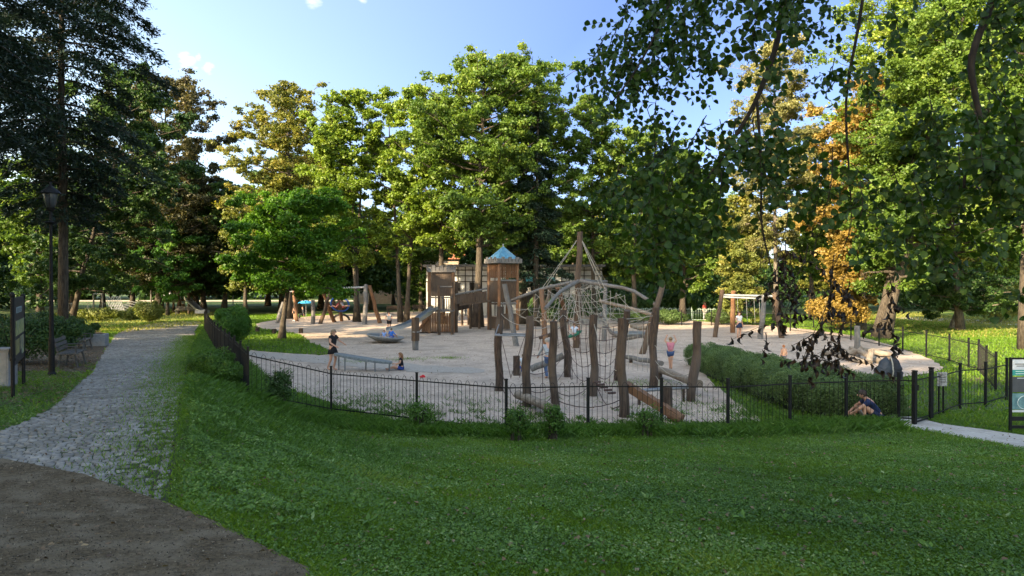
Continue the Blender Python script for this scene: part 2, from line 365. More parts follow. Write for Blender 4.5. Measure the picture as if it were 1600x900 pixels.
V = np.stack(cs, 1).reshape(-1, 3); b8 = (np.arange(len(Q)) * 8)[:, None]
F = np.concatenate([b8 + np.array([a]) for a in [(4, 5, 6, 7), (0, 1, 5, 4), (1, 2, 6, 5), (2, 3, 7, 6), (3, 0, 4, 7)]])
link_mesh('cobbled_path', raw_mesh('cobbled_path', V, F, np.repeat(np.clip(.5 + .22 * rng.standard_normal(len(Q)), 0, 1), 8)), M['sett'])['kind'] = 'structure'
_, ASPH = sheet('asphalt_path', [edge[0] + [-6, 2.0, 0]] + edge + px_poly([(330, 822), (400, 858), (480, 900)]) + [np.array([-1.1, 3.9, 0]), np.array([-.6, 2, 0]), np.array([-.5, -6, 0]), np.array([-14, -6, 0])], M['asphalt'], .045, .3, .015)
_, RP = sheet('footpath', px_poly([(1380, 652), (1425, 652), (1470, 663), (1530, 671), (1600, 681), (1700, 696), (1720, 722), (1600, 702), (1530, 689), (1470, 678), (1420, 668), (1380, 664)]), M['rpath'], .012, .5, .07)
sheet('beech_path', px_poly([(1380, 495), (1470, 497), (1600, 503), (1720, 508), (1720, 514), (1600, 509), (1470, 502), (1380, 499)]), M['rpath'], .015, 1.2, .1)
bpy.data.objects['beech_path'].name = 'lawn_path'
sheet('promenade', [(-140, 122, 0), (-20, 124, 0), (-20, 131, 0), (-140, 131, 0)], M['farpath'], .03, 4, .3)
_, MUL = sheet('leaf_litter_ground', px_poly([(150, 572), (172, 545), (170, 520), (120, 508), (60, 512), (0, 530), (-90, 560), (-160, 640), (0, 640), (60, 615), (100, 605)]), M['mulch'], .02, .7, .3, 1)
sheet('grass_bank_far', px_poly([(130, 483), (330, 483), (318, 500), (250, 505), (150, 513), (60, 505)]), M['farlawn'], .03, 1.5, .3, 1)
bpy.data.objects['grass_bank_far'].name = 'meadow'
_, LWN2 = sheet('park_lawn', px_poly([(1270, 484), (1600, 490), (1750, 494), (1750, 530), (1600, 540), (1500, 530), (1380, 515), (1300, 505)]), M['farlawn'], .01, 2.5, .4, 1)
# ------------------------------------------------------------------ leaves
class Leaves:
    def __init__(s): s.v = []; s.t = []
    def add(s, C, Nn, L, Wd, tint, D=None):
        n = len(C)
        if n == 0: return
        Nn = unit(Nn); D = rng.standard_normal((n, 3)) if D is None else D
        D = unit(D - Nn * (D * Nn).sum(1, keepdims=True)); B = np.cross(Nn, D)
        L = np.broadcast_to(L, (n,))[:, None]; Wd = np.broadcast_to(Wd, (n,))[:, None]
        k = (.05 + .12 * rng.random((n, 1)))
        s.v.append(np.stack([C - D * L / 2, C + B * Wd / 2 + Nn * Wd * .18 - D * L * k, C + D * L / 2, C - B * Wd / 2 + Nn * Wd * .18 - D * L * k], 1).reshape(-1, 3))
        s.t.append(np.repeat(tint, 4))
    def build(s, name, m, parent=None, loc=None, **tags):
        V = np.concatenate(s.v); o0 = ORG[parent] if parent is not None else np.array(loc if loc is not None else (0, 0, 0), float)
        me = raw_mesh(name, V - o0, np.arange(len(V)).reshape(-1, 4), np.concatenate(s.t))
        o = link_mesh(name, me, m, parent, None if parent is not None else o0)
        return tagp(o, tags.get('label'), tags.get('cat'), tags.get('group'), tags.get('kind'))
def clump(LV, c, rad, n, leaf, tint0, flat=.6, up=.5, tilt=None):
    d = unit(rng.standard_normal((n, 3))); r = rng.random(n) ** .45
    off = d * r[:, None] * rad; off[:, 2] *= flat
    if tilt is not None: off[:, 2] += off[:, 0] * tilt[0] + off[:, 1] * tilt[1]
    Nn = d * .6 + np.array([0, 0, up]) + .7 * rng.standard_normal((n, 3)) * .8
    sz = leaf * (.7 + .6 * rng.random(n))
    LV.add(c + off, Nn, sz, sz * .72, np.clip(tint0 + .16 * rng.standard_normal(n), 0, 1))
ENV = {'round': lambda f: (np.clip(f + .18, 0, 1) ** .45) * np.sqrt(np.clip(1.02 - f, 0, 1)) * 1.22,
       'oval': lambda f: np.sqrt(np.clip(1 - (2 * f - .95) ** 2 * .92, 0.02, 1)),
       'cone': lambda f: np.clip(1.02 - f, .05, 1) ** .75,
       'flat': lambda f: np.clip(1.0 - (f * 1.0) ** 2.2, .12, 1) ** .6}
def tree(name, label, x, y, H, Rr, clear, leafm, seed, n=30000, leaf=.2, nl=30, env='round', tr=.3, barkm='bark', group=None, cat='tree', clump_s=1.0, rise=.45, stems=1, lean=(0, 0), droop=0.0, cl_step=1.1, trunk_top=.92):
    global rng
    rng = np.random.default_rng(seed)
    z0 = hz(x, y); t = thing(name, label, cat, (x, y, z0), group)
    b = MB(); LV = Leaves(); cl = []
    base = np.array([x, y, z0])
    for sidx in range(stems):
        so = np.array([rng.normal() * .8, rng.normal() * .8, 0]) * (stems > 1); sl_ = np.array([rng.normal(), rng.normal()]) * (.035 if stems > 1 else .02)
        K = 9; zs = np.linspace(-.15, H * trunk_top, K)
        P = base + so + np.stack([(lean[0] + sl_[0]) * zs + .12 * tr / .3 * np.cumsum(rng.standard_normal(K)) * .5, (lean[1] + sl_[1]) * zs + .05 * np.cumsum(rng.standard_normal(K)), zs], 1)
        rr = tr * (1 - .9 * (zs.clip(0) / (H * trunk_top)) ** .8); rr[0] *= 1.5
        b.tube(P, rr / (stems ** .4), 9, jit=.12)
        nls = nl // stems
        for i in range(nls):
            f = (i + rng.random()) / nls; z = clear + (H * .93 - clear) * f
            at = np.array([np.interp(z, zs, P[:, j] - 0) for j in range(3)]); at[2] = z0 + z
            Le = Rr * ENV[env](f) * rng.uniform(.62, 1.12); az = i * 2.4 + rng.normal() * .35
            if stems > 1 and rng.random() < .7: az = math.atan2(so[1], so[0]) + rng.normal() * .8
            ri = (rise * (.35 + 1.1 * f)) * rng.uniform(.6, 1.3); d = np.array([math.cos(az), math.sin(az), 0])
            s = np.linspace(0, 1, 6)[:, None]
            LP = at + d * Le * s + np.array([0, 0, 1.]) * (Le * ri * s ** 1.2 - droop * Le * s ** 2.2) + rng.standard_normal((6, 3)) * .06 * Le * s * .6
            b.tube(LP, np.linspace(max(.02, tr * .38 * (1 - .75 * f)), .012, 6), 5, cap=False)
            m = max(2, int(Le / cl_step * 1.3))
            for q in range(m):
                u = .25 + .75 * (q + rng.random()) / m
                c = np.array([np.interp(u, s[:, 0], LP[:, j]) for j in range(3)])
                side = rng.normal() * .26 * Le * (1.1 - u * .4)
                c = c + np.array([-d[1], d[0], 0]) * side + np.array([0, 0, rng.normal() * .22])
                cl.append((c, clump_s * rng.uniform(.55, 1.05) * (1.1 - .35 * u)))
                if rng.random() < .5: b.tube([np.array([np.interp(max(u - .2, 0), s[:, 0], LP[:, j]) for j in range(3)]), c], [.025, .008], 4, cap=False)
        cl.append((P[-1] + np.array([0, 0, H * (1 - trunk_top) * .4]), .7 * clump_s))
    wts = np.array([r ** 2 for _, r in cl]); wts /= wts.sum()
    for (c, r), wt in zip(cl, wts):
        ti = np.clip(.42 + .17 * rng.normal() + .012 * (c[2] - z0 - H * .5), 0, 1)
        m = max(12, int(n * wt * 1.25)); nsub = 5
        sc_ = unit(rng.standard_normal((nsub, 3))) * r * rng.uniform(.35, 1.05, (nsub, 1)) * (1, 1, .62); w_ = rng.integers(0, nsub, m)
        d_ = unit(rng.standard_normal((m, 3))); rr_ = r * .52 * rng.random(m) ** .5 * np.where(rng.random(m) < .12, 2.1, 1)
        off = sc_[w_] + d_ * rr_[:, None] * (1, 1, .6); sz = leaf * rng.uniform(.6, 1.25, m)
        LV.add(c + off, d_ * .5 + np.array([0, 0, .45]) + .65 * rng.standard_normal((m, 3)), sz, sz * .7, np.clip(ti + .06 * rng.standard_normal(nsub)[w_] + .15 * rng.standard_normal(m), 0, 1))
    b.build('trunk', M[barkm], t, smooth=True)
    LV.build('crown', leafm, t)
    return t
def conifer(name, label, x, y, H, Rr, clear, leafm, seed, n=30000, leaf=.3, tr=.3, group=None, droop=.35, dens=3.0, thin=.25, env='cone', rise=.15):
    global rng
    rng = np.random.default_rng(seed); z0 = hz(x, y); t = thing(name, label, 'tree', (x, y, z0), group); b = MB(); LV = Leaves()
    zs = np.linspace(-.15, H, 8); P = np.stack([x + .05 * np.cumsum(rng.standard_normal(8)), y + 0 * zs, z0 + zs], 1)
    b.tube(P, tr * (1.02 - zs.clip(0) / H) + .01, 9, jit=.1)
    nb = int((H - clear) * dens); per = n // nb
    for i in range(nb):
        f = (i + .5) / nb; z = clear + (H - clear) * f; Le = Rr * ENV[env](f) * rng.uniform(.6, 1.1); az = i * 2.4 + rng.normal() * .4
        d = np.array([math.cos(az), math.sin(az), 0]); s = np.linspace(0, 1, 7)[:, None]
        LP = np.array([np.interp(z, zs, P[:, 0]), y, z0 + z]) + d * Le * s + np.array([0, 0, 1.]) * (rise * Le * s - droop * Le * s ** 1.8)
        b.tube(LP, np.linspace(.05, .01, 7), 4, cap=False)
        m = max(30, int(per * Le / Rr * 1.5)); u = .12 + .88 * rng.random(m) ** .8
        c = np.stack([np.interp(u, s[:, 0], LP[:, j]) for j in range(3)], 1)
        lat = rng.normal(size=m) * .2 * Le * (1.15 - u * .75)
        side = np.array([-d[1], d[0], 0]); c += side * lat[:, None]; c[:, 2] -= np.abs(lat) * .35 + rng.random(m) * .45 * leaf * 2 + .1 * rng.normal(size=m)
        D = d * .7 + side * np.sign(lat)[:, None] * .6 + np.array([0, 0, -.5]) + .35 * rng.standard_normal((m, 3))
        sz = leaf * rng.uniform(.6, 1.3, m)
        LV.add(c, np.array([0, 0, 1.]) + .6 * rng.standard_normal((m, 3)), sz, sz * thin, np.clip(.4 + .2 * rng.normal() + .15 * rng.standard_normal(m), 0, 1), D)
    b.build('trunk', M['bark'], t, smooth=True); LV.build('crown', leafm, t)
    return t
def bush(name, label, x, y, rx, ry, h, leafm, seed, n=8000, leaf=.06, cat='bush', group=None, lift=0.0, ragged=.18, core=True):
    global rng
    rng = np.random.default_rng(seed); z0 = hz(x, y); t = thing(name, label, cat, (x, y, z0), group); b = MB(); LV = Leaves()
    for i in range(9):
        a = rng.random() * 6.28; e = np.array([x + math.cos(a) * rx * .55, y + math.sin(a) * ry * .55, z0 + h * rng.uniform(.6, .9)])
        b.tube([(x + .1 * math.cos(a), y + .1 * math.sin(a), z0 - .05), (np.array([x, y, z0]) + e) / 2 + (0, 0, .05), e], [.025, .018, .006], 4)
    nc = 26
    for i in range(nc):
        d = unit(rng.standard_normal(3)); d[2] = abs(d[2]) * 1.4 - .4; d = unit(d); r = rng.uniform(.55, .88)
        c = np.array([x + d[0] * rx * r, y + d[1] * ry * r, z0 + lift + (h - lift) * (.5 + d[2] * .5 * r)])
        clump(LV, c, min(rx, h / 2) * rng.uniform(.3, .42) * (1 + ragged * rng.normal()), n // nc, leaf, np.clip(.45 + .15 * rng.normal(), 0, 1), flat=.9)
    m = n // 3; d = unit(rng.standard_normal((m, 3))); r = rng.random(m) ** .33 * .85
    LV.add(np.stack([x + d[:, 0] * rx * r, y + d[:, 1] * ry * r, z0 + lift + (h - lift) * (.5 + d[:, 2] * .5 * r)], 1), d + .5 * rng.standard_normal((m, 3)), leaf * 1.2, leaf * .9, np.clip(.4 + .15 * rng.standard_normal(m), 0, 1))
    b.build('stems', M['bark'], t); LV.build('foliage', leafm, t)
    return t
# ------------------------------------------------------------------ trees in view
def PX(px, Y): return (px - 800) / 1100 * Y
def TOP(py, Y): return 3.5 + (440 - py) / 1100 * Y
# left side
conifer('larch_tree', 'tall dark feathery tree reaching out of frame behind the benches', PX(97, 30), 30, 25, 4.6, 5.5, LM['needle'], 1, n=80000, leaf=.24, tr=.2, dens=5, thin=.3, env='oval', droop=.45)
conifer('spruce_tree', 'dark drooping conifer at the left edge, its boughs above the street lamp', PX(-60, 19), 19, 17, 3.8, 6.2, LM['needle'], 2, n=60000, leaf=.17, tr=.3, dens=5, thin=.28, env='oval', droop=.5)
tree('broadleaf_tree', 'dark green broad tree with low hanging boughs left of the path', PX(108, 46), 46, 17.5, 7.0, 2.6, LM['dark'], 3, n=90000, leaf=.19, nl=50, env='round', tr=.2, droop=.35, clump_s=.95, lean=(.28, 0))
tree('copper_beech', 'tall copper beech with purplish brown foliage', PX(250, 74), 74, 26.0, 7.6, 2.5, LM['copper'], 4, n=70000, leaf=.27, nl=56, env='oval', tr=.4, clump_s=1.25)
tree('copper_beech', 'lower dark copper beech right of the tall one, behind the round bush', PX(316, 80), 80, 16, 5.6, 1.5, LM['copper'], 44, n=36000, leaf=.22, nl=30, env='round', tr=.3, clump_s=1.0)
tree('broadleaf_tree', 'yellow green tree leaning out beside the copper beech foot', PX(262, 72), 72, 10.0, 4.6, 2.0, LM['bush'], 45, n=30000, leaf=.22, nl=28, env='round', tr=.18, clump_s=.85)
tree('golden_elm', 'tall sparse olive and gold tree rising above the small maple', PX(450, 66), 66, 23.0, 6.2, 3, LM['golden'], 5, n=60000, leaf=.23, nl=90, env='oval', tr=.3, clump_s=.95, rise=.3, cl_step=1.2)
tree('broadleaf_tree', 'small yellow green tree left of the golden tree', PX(385, 72), 72, 13.5, 3.6, 3, LM['yellowbush'], 46, n=20000, leaf=.24, nl=26, env='round', tr=.24)
tree('autumn_tree', 'orange red tree seen low between golden tree and lindens', PX(520, 84), 84, 13.8, 5.0, 4, leafmat('rusty_red_leaves', (.2, .07, .03), (.34, .12, .045), (.4, .2, .06)), 6, n=26000, leaf=.28, nl=28, env='round', tr=.25)
tree('maple_tree', 'small bright green maple on the lawn patch inside the playground', PX(441, 43), 43, 8.9, 5.8, 2.9, LM['maple'], 7, n=95000, leaf=.16, nl=40, env='round', tr=.2, barkm='bark', droop=.12, clump_s=.85, rise=.42, lean=(.13, 0))
# centre
tree('linden_tree', 'leftmost tall linden of the central clump', PX(590, 62), 62, 20.6, 4.4, 5, LM['lime'], 8, n=42000, leaf=.24, nl=44, env='oval', tr=.28, stems=2)
tree('linden_tree', 'second linden of the central clump, with a pointed top', PX(636, 60), 60, 20.8, 4.2, 5.5, LM['lime'], 9, n=42000, leaf=.24, nl=44, env='oval', tr=.28, stems=2)
tree('linden_tree', 'third linden of the central clump, beside the big oak', PX(690, 58), 58, 19.0, 4.6, 6, LM['lime'], 10, n=42000, leaf=.24, nl=44, env='oval', tr=.3)
tree('oak_tree', 'tallest oak, rising behind the two castle towers', PX(747, 54), 54, 21.4, 5.6, 6.0, LM['oak'], 11, n=70000, leaf=.22, nl=60, env='oval', tr=.38, clump_s=1.05)
tree('oak_tree', 'tall oak just right of the castle roof', PX(815, 58), 58, 22.6, 5.8, 5.5, LM['oak'], 12, n=64000, leaf=.22, nl=60, env='oval', tr=.4, clump_s=1.05)
conifer('spruce_tree', 'dark spruce with hanging boughs behind the blue castle roof', PX(838, 55), 55, 19.5, 3.4, 3.0, LM['needle'], 13, n=36000, leaf=.32, tr=.25, dens=3.5, thin=.32)
tree('broadleaf_tree', 'slender light tree behind the tall mast', PX(928, 62), 62, 20.3, 4.2, 6, LM['oak'], 14, n=30000, leaf=.23, nl=44, env='oval', tr=.24, clump_s=.9)
tree('broadleaf_tree', 'tree with thin crown right of the mast', PX(990, 60), 60, 17.2, 4.6, 4, LM['oak'], 15, n=34000, leaf=.23, nl=44, env='oval', tr=.26)
tree('broadleaf_tree', 'green tree behind the right ropes post', PX(1065, 62), 62, 15.4, 5.2, 3, LM['oak'], 16, n=36000, leaf=.23, nl=40, env='round', tr=.3)
tree('birch_tree', 'tall pale yellow birch behind the hanging branch', PX(1215, 62), 62, 25.5, 4.8, 6, LM['birch'], 17, n=50000, leaf=.2, nl=60, env='oval', tr=.25, barkm='barkpale', droop=.3, rise=.6)
tree('autumn_tree', 'tall orange autumn tree right of the birch', PX(1343, 50), 50, 18.5, 4.6, 2.2, LM['orange'], 18, n=80000, leaf=.21, nl=50, env='oval', tr=.28)
tree('broadleaf_tree', 'green tree between the birch and the orange tree', PX(1268, 68), 68, 19, 4.2, 4, LM['oak'], 19, n=30000, leaf=.24, nl=40, env='oval', tr=.25)
# right
tree('linden_tree', 'large green tree with a thick dark trunk beyond the log pile', PX(1390, 43), 43, 22, 4.0, 3.4, LM['oak'], 20, n=90000, leaf=.19, nl=90, env='oval', tr=.40, stems=2, clump_s=1.15, lean=(.17, 0), droop=.25)
tree('linden_tree', 'huge sunlit green tree on the park lawn at the right', PX(1500, 50), 50, 27, 8.0, 5.5, LM['lime'], 21, n=90000, leaf=.22, nl=80, env='oval', tr=.24, clump_s=1.25)
tree('broadleaf_tree', 'dark green tree with stout trunk at the right edge', PX(1606, 36), 36, 20, 4.6, 5.2, LM['oak'], 22, n=80000, leaf=.18, nl=60, env='round', tr=.36, droop=.35, barkm='bark')
tree('broadleaf_tree', 'small leaning tree with low spreading boughs on the sunlit lawn', PX(1490, 52), 52, 4.4, 4.6, 1.3, LM['dark'], 23, n=24000, leaf=.18, nl=26, env='flat', tr=.24, barkm='barkpale', lean=(.2, 0), clump_s=.7, rise=.2)
tree('willow_tree', 'pale yellow green small tree behind the right swing', PX(1158, 56), 56, 6.0, 3.0, .6, LM['yellowbush'], 24, n=24000, leaf=.17, nl=26, env='round', tr=.14, clump_s=.75)
bush('golden_bush', 'yellow autumn bush beneath the small leaning tree', PX(1560, 60), 60, 4, 3, 3.6, LM['yellowbush'], 25, n=9000, leaf=.2)
bush('golden_bush', 'golden brown bush beneath the orange tree', PX(1312, 50), 50, 2.3, 2, 2.8, LM['orange'], 26, n=9000, leaf=.14)
bush('evergreen_bush', 'dark green bush behind the far hedge balls', PX(990, 68), 68, 8, 3, 3.2, LM['dark'], 27, n=16000, leaf=.25)
bush('evergreen_bush', 'dark bush between castle and mast behind the playground', PX(870, 60), 60, 3.5, 2, 2.3, LM['dark'], 28, n=9000, leaf=.2)
# dark understorey behind the left benches
bush('dark_bush', 'low dark bush behind the two benches', PX(92, 30), 30, 1.7, 1.1, 1.3, LM['dark'], 29, n=16000, leaf=.06)
bush('dark_bush', 'dark bush behind the notice board', PX(20, 22), 22, 2.4, 1.6, 1.6, LM['dark'], 30, n=20000, leaf=.06)
bush('dark_bush', 'loose dark bush under the tall feathery tree', PX(60, 33), 33, 3.0, 1.4, 1.6, LM['dark'], 31, n=16000, leaf=.08)
bush('round_bush', 'dense round green bush beside the left fence', PX(363, 37), 37, 1.15, 1.1, 2.15, LM['bush'], 32, n=26000, leaf=.075, ragged=.1)
bush('wild_shrub', 'pale tufted shrub on the sunlit meadow', PX(235, 58), 58, 1.3, 1.0, 1.9, LM['yellowbush'], 33, n=5000, leaf=.13, ragged=.4)
bush('wild_shrub', 'low wild shrub left of the tufted one on the meadow', PX(205, 62), 62, 1.5, 1.0, 1.1, LM['yellowbush'], 34, n=4000, leaf=.12, ragged=.4)
bush('wild_shrub', 'wild growth in front of the grey net climber', PX(150, 60), 60, 2.4, 1.0, 1.3, LM['yellowbush'], 35, n=6000, leaf=.12, ragged=.4)
for px, h_, lb in [(1047, 1.25, 'round clipped shrub nearest the centre, before the pale railing'), (1128, 1.35, 'round clipped shrub behind the leaning swing post')]:
    bush('clipped_shrub', lb, PX(px, 57), 57, 1.6, 1.3, h_, LM['hedge'], int(px), n=9000, leaf=.1, ragged=.05)
bush('clipped_shrub', 'long low clipped shrub seen through the ropes', PX(985, 58), 58, 2.2, 1.3, 1.25, LM['hedge'], 36, n=9000, leaf=.1, ragged=.05)
# small seedlings along the front fence
for px, py, r_, h_, nn, lb in [(437, 640, .36, 1.05, 2600, 'dark leafy seedling bush at the fence, nearest the path'), (655, 676, .34, .75, 800, 'thin seedling at the second fence post'), (806, 692, .3, .8, 1500, 'leafy seedling bush at the third fence post'),
                           (864, 690, .28, .85, 1500, 'seedling bush in front of the climbing posts'), (1012, 684, .34, .7, 900, 'thin seedling bush left of the tilted log')]:
    p = G(px, py); bush('seedling_bush', lb, p[0], p[1], r_, r_ * .9, h_, LM['dark'] if nn > 2000 else LM['weed'], px, n=nn, leaf=.045, ragged=.5)
for px, py, r_, h_, lb in [(330, 590, .7, .8, 'rough bush on the bank beside the left fence'), (352, 600, .6, .6, 'low rough bush next to the fence corner')]:
    p = G(px, py); bush('rough_bush', lb, p[0], p[1], r_, r_, h_, LM['weed'], px, n=7000, leaf=.045, ragged=.4)
# background trees, copies of three kinds
protoA = tree('background_tree', 'green tree in the wood behind the park', -70, 95, 17, 6, 2.5, LM['dark'], 50, n=20000, leaf=.42, nl=30, env='round', tr=.35, clump_s=1.4, group='trees of the wood behind')
protoB = tree('background_tree', 'lighter green tree in the wood behind the park', -45, 100, 18, 5.5, 3.5, LM['oak'], 51, n=20000, leaf=.42, nl=30, env='oval', tr=.35, clump_s=1.4, group='trees of the wood behind')
protoC = tree('background_tree', 'yellowing tree in the wood behind the park', 30, 92, 15, 5, 3, LM['golden'], 52, n=16000, leaf=.42, nl=26, env='round', tr=.3, clump_s=1.4, group='trees of the wood behind')
rb = np.random.default_rng(99)
spots = [(-60, 78), (-52, 84), (-40, 86), (-33, 78), (-68, 90), (-25, 90), (-14, 96), (-5, 90), (3, 98), (12, 92), (20, 84), (24, 96), (38, 84), (46, 92), (54, 82), (60, 74), (48, 70), (68, 86), (76, 80), (-80, 82), (-78, 70), (-62, 66), (-46, 70), (30, 104), (-18, 106), (86, 92), (70, 66), (-36, 102), (9, 108), (-28, 84), (-20, 82), (-9, 84), (-1, 104), (-44, 96), (-57, 98), (-31, 94), (6, 84), (17, 104), (-35, 80), (-29, 94), (-24, 79), (-17, 86), (-42, 79), (14, 82), (34, 80)]
for i, (x, y) in enumerate(spots):
    pr = (protoA, protoA, protoB, protoA, protoC)[i % 5] if x < -20 else (protoA, protoB, protoA, protoB, protoC)[i % 5]
    copy_tree(pr, (x + rb.normal(), y + rb.normal(), 0), rb.random() * 6.28, rb.uniform(.8, 1.05) * (1 if abs(x) > 22 else .86))
# the trees standing outside the frame to the left and behind the camera, which shade the place
shade = [(p_[0] - .70 * o_ + q_, p_[1] - .71 * o_, h_) for (o_, h_, q_) in ((38, 25, 0), (51, 31, 3)) for p_ in ((-22, 30), (-14, 23), (-7, 17), (0, 12), (8, 8), (16, 4), (24, 0))] + [(-36, 12, 20), (-46, 36, 18), (-56, 46, 20), (-40, 24, 18), (-38, 4, 24), (-28, 5, 28), (-21.5, 2.5, 27), (-35, 5, 29)]
sp = tree('park_tree', 'tall park tree left of and behind the viewer', -27, -3, 18, 6.5, 2.2, LM['dark'], 60, n=26000, leaf=.42, nl=40, env='round', tr=.4, clump_s=1.5, group='park trees outside the frame')
for x, y, h_ in shade: copy_tree(sp, (x, y, hz(x, y)), rb.random() * 6.28, h_ / 18)
# far-off woodland, read as one mass
rng = np.random.default_rng(5); LV = Leaves()
for i in range(1000):
    x = rng.uniform(-190, 190); y = rng.uniform(150, 175) - abs(x) * .25; z = rng.uniform(.5, 15)
    clump(LV, np.array([x, y, z]), rng.uniform(2.4, 4.6), 150, 1.1, np.clip(.4 + .2 * rng.normal(), 0, 1), flat=.8)
wd = LV.build('far_woodland', LM['dark'], loc=(0, 150, 0)); tagp(wd, 'far dark woodland closing the view behind the park', 'woodland', kind='stuff')
LV = Leaves()
for i in range(900):                                   # undergrowth band
    x = rng.uniform(-110, 100); y = rng.uniform(86, 108) - abs(x) * .12
    lowb = -64 < x < -14
    clump(LV, np.array([x, y, rng.uniform(2.6, 5.5) if lowb else rng.uniform(.2, 5.0)]), rng.uniform(1.2, 2.2), 110, .45, np.clip(.4 + .25 * rng.normal(), 0, 1), flat=.7)
ug = LV.build('undergrowth', LM['dark'], loc=(0, 95, 0)); tagp(ug, 'undergrowth along the edge of the wood', 'undergrowth', kind='stuff')
# ------------------------------------------------------------------ hanging beech branches above the viewer
rng = np.random.default_rng(31)
bt = thing('beech_tree', 'large beech on the right whose leafy boughs hang down across the view', 'tree', (8.2, 3.0, hz(8.2, 3)))
wb = MB(); LV = Leaves(); DL = Leaves()
zb = hz(8.2, 3)
wb.tube([(8.2, 3, zb - .2), (8.15, 3, zb + 1.2), (8.1, 3.1, zb + 4), (7.9, 3.2, zb + 8), (7.8, 3.0, zb + 13)], [.6, .48, .42, .33, .12], 12, jit=.08)
limbs = {}
def limb(pts, r0, r1, src=None):
    P = [W_(*p) for p in pts]
    if src is not None: P = [np.array(src)] + P
    # smooth
    P = np.array(P); t = np.linspace(0, len(P) - 1, len(P) * 4); Q = np.stack([np.interp(t, range(len(P)), P[:, j]) for j in range(3)], 1)
    for _ in range(3): Q[1:-1] = (Q[:-2] + 2 * Q[1:-1] + Q[2:]) / 4
    wb.tube(Q, np.linspace(r0, r1, len(Q)), 7, jit=.2); return Q
# big boughs reach out over the view, above the frame
limb([(1900, -300, 4.6), (1500, -170, 5.2), (1100, -120, 5.6), (900, -90, 6.0)], .14, .03, (8.0, 3.1, zb + 6.5))
limb([(1750, -250, 5.6), (1400, -130, 6.4), (1180, -90, 6.8)], .12, .03, (8.0, 3.1, zb + 6.8))
limb([(1245, -110, 6.0), (1222, 0, 5.7), (1214, 69, 5.6), (1182, 160, 5.5), (1129, 245, 5.4), (1090, 300, 5.35)], .035, .008)
limb([(1580, -150, 5.2), (1551, 0, 5.0), (1511, 93, 4.9), (1523, 155, 4.85), (1536, 218, 4.8), (1508, 240, 4.8), (1505, 300, 4.8)], .03, .009)
limb([(1000, -105, 5.8), (1055, -10, 5.6), (1022, 60, 5.5), (985, 125, 5.4), (950, 168, 5.4)], .014, .005)
limb([(1360, -140, 6.3), (1345, 20, 6.0), (1318, 150, 5.9), (1325, 260, 5.8), (1330, 330, 5.7)], .016, .006)
limb([(1182, 160, 5.5), (1190, 260, 5.3), (1188, 350, 5.2), (1205, 420, 5.1)], .012, .005)
def leafrow(P, tw, lf, density=1.0, dead=False, Lz=None):
    """alternate leaves along twig path P"""
    Ls = Lz or LV
    d = np.linalg.norm(np.diff(P, axis=0), axis=1); s = np.concatenate([[0], np.cumsum(d)]); n = max(3, int(s[-1] / tw * density))
    u = (np.arange(n) + .5 + .2 * rng.standard_normal(n)) / n * s[-1]
    c = np.stack([np.interp(u, s, P[:, j]) for j in range(3)], 1); T = unit(np.stack([np.interp(u, s, np.gradient(P[:, j])) for j in range(3)], 1))
    side = np.where(np.arange(n) % 2 == 0, 1, -1)[:, None]
    a = rng.random() * 6.28; q = np.array([math.cos(a), math.sin(a), .1]); B = unit(np.cross(T, q) + .15 * rng.standard_normal((n, 3)))
    D = unit(B * side * .9 + T * .5 + np.array([0, 0, -.45 if not dead else -1.6]) + .25 * rng.standard_normal((n, 3)))
    Nn = unit(np.cross(D, T) * side + .45 * rng.standard_normal((n, 3)) + (0 if not dead else .8 * rng.standard_normal((n, 3))))
    L = lf * rng.uniform(.65, 1.15, n)
    return c + D * L[:, None] * .55, Nn, D, L
allrows = {'live': [], 'dead': []}
def twig(p0, p1, r=.004, shoots=True, lf=.064, dead=False, bend=.1):
    p0 = np.array(p0); p1 = np.array(p1); n = 9; s = np.linspace(0, 1, n)[:, None]; Ln = np.linalg.norm(p1 - p0)
    off = np.array([rng.normal(), rng.normal() * .6, 0]) * bend * Ln
    P = p0 + (p1 - p0) * s + off * np.sin(s * math.pi) + .012 * np.cumsum(rng.standard_normal((n, 3)), 0) * Ln
    wb.tube(P, np.linspace(r, .0016, n), 4, cap=False)
    allrows['dead' if dead else 'live'].append(leafrow(P[1:], .036, lf, 1, dead))
    if shoots:
        k = int(Ln / (.06 if not dead else .13))
        for i in range(k):
            u = rng.uniform(.12, .95); b0 = np.array([np.interp(u, s[:, 0], P[:, j]) for j in range(3)])
            a = rng.random() * 6.28; l = rng.uniform(.12, .38)
            dr = unit(np.array([math.cos(a), math.sin(a) * .8, rng.uniform(-.9, .15)]))
            Q = b0 + dr * l * np.linspace(0, 1, 5)[:, None] + np.array([0, 0, -.22 * l]) * (np.linspace(0, 1, 5)[:, None] ** 2)
            wb.tube(Q, np.linspace(.0025, .001, 5), 3, cap=False)
            allrows['dead' if dead else 'live'].append(leafrow(Q, .035, lf, 1, dead))
def region(n, x0, x1, ytop, ybot, Y0, Y1, drift=0, lf=.064, lens=(90, 190), dead=False):
    for i in range(n):
        x = rng.uniform(x0, x1); y = rng.uniform(ytop, ybot); Y = rng.uniform(Y0, Y1); ln = rng.uniform(*lens)
        twig(W_(x, y, Y), W_(x + drift + rng.normal() * 30, y + ln, Y - rng.uniform(-.1, .3)), lf=lf, dead=dead)
region(12, 985, 1120, -120, 50, 5.2, 6.6, -25, lf=.06)     # upper left fringe
region(7, 940, 1030, 0, 110, 5.2, 6.0, -20, lf=.056, lens=(60, 120))
region(7, 1120, 1330, -140, 30, 5.0, 6.6, 0)               # top band
region(8, 1330, 1640, -140, 40, 4.8, 6.4, 0)
region(13, 1010, 1180, 150, 300, 4.8, 6.2, -12)              # dense curtain left of centre
region(5, 1150, 1290, 130, 290, 4.8, 6.0, 0, lens=(80, 140))
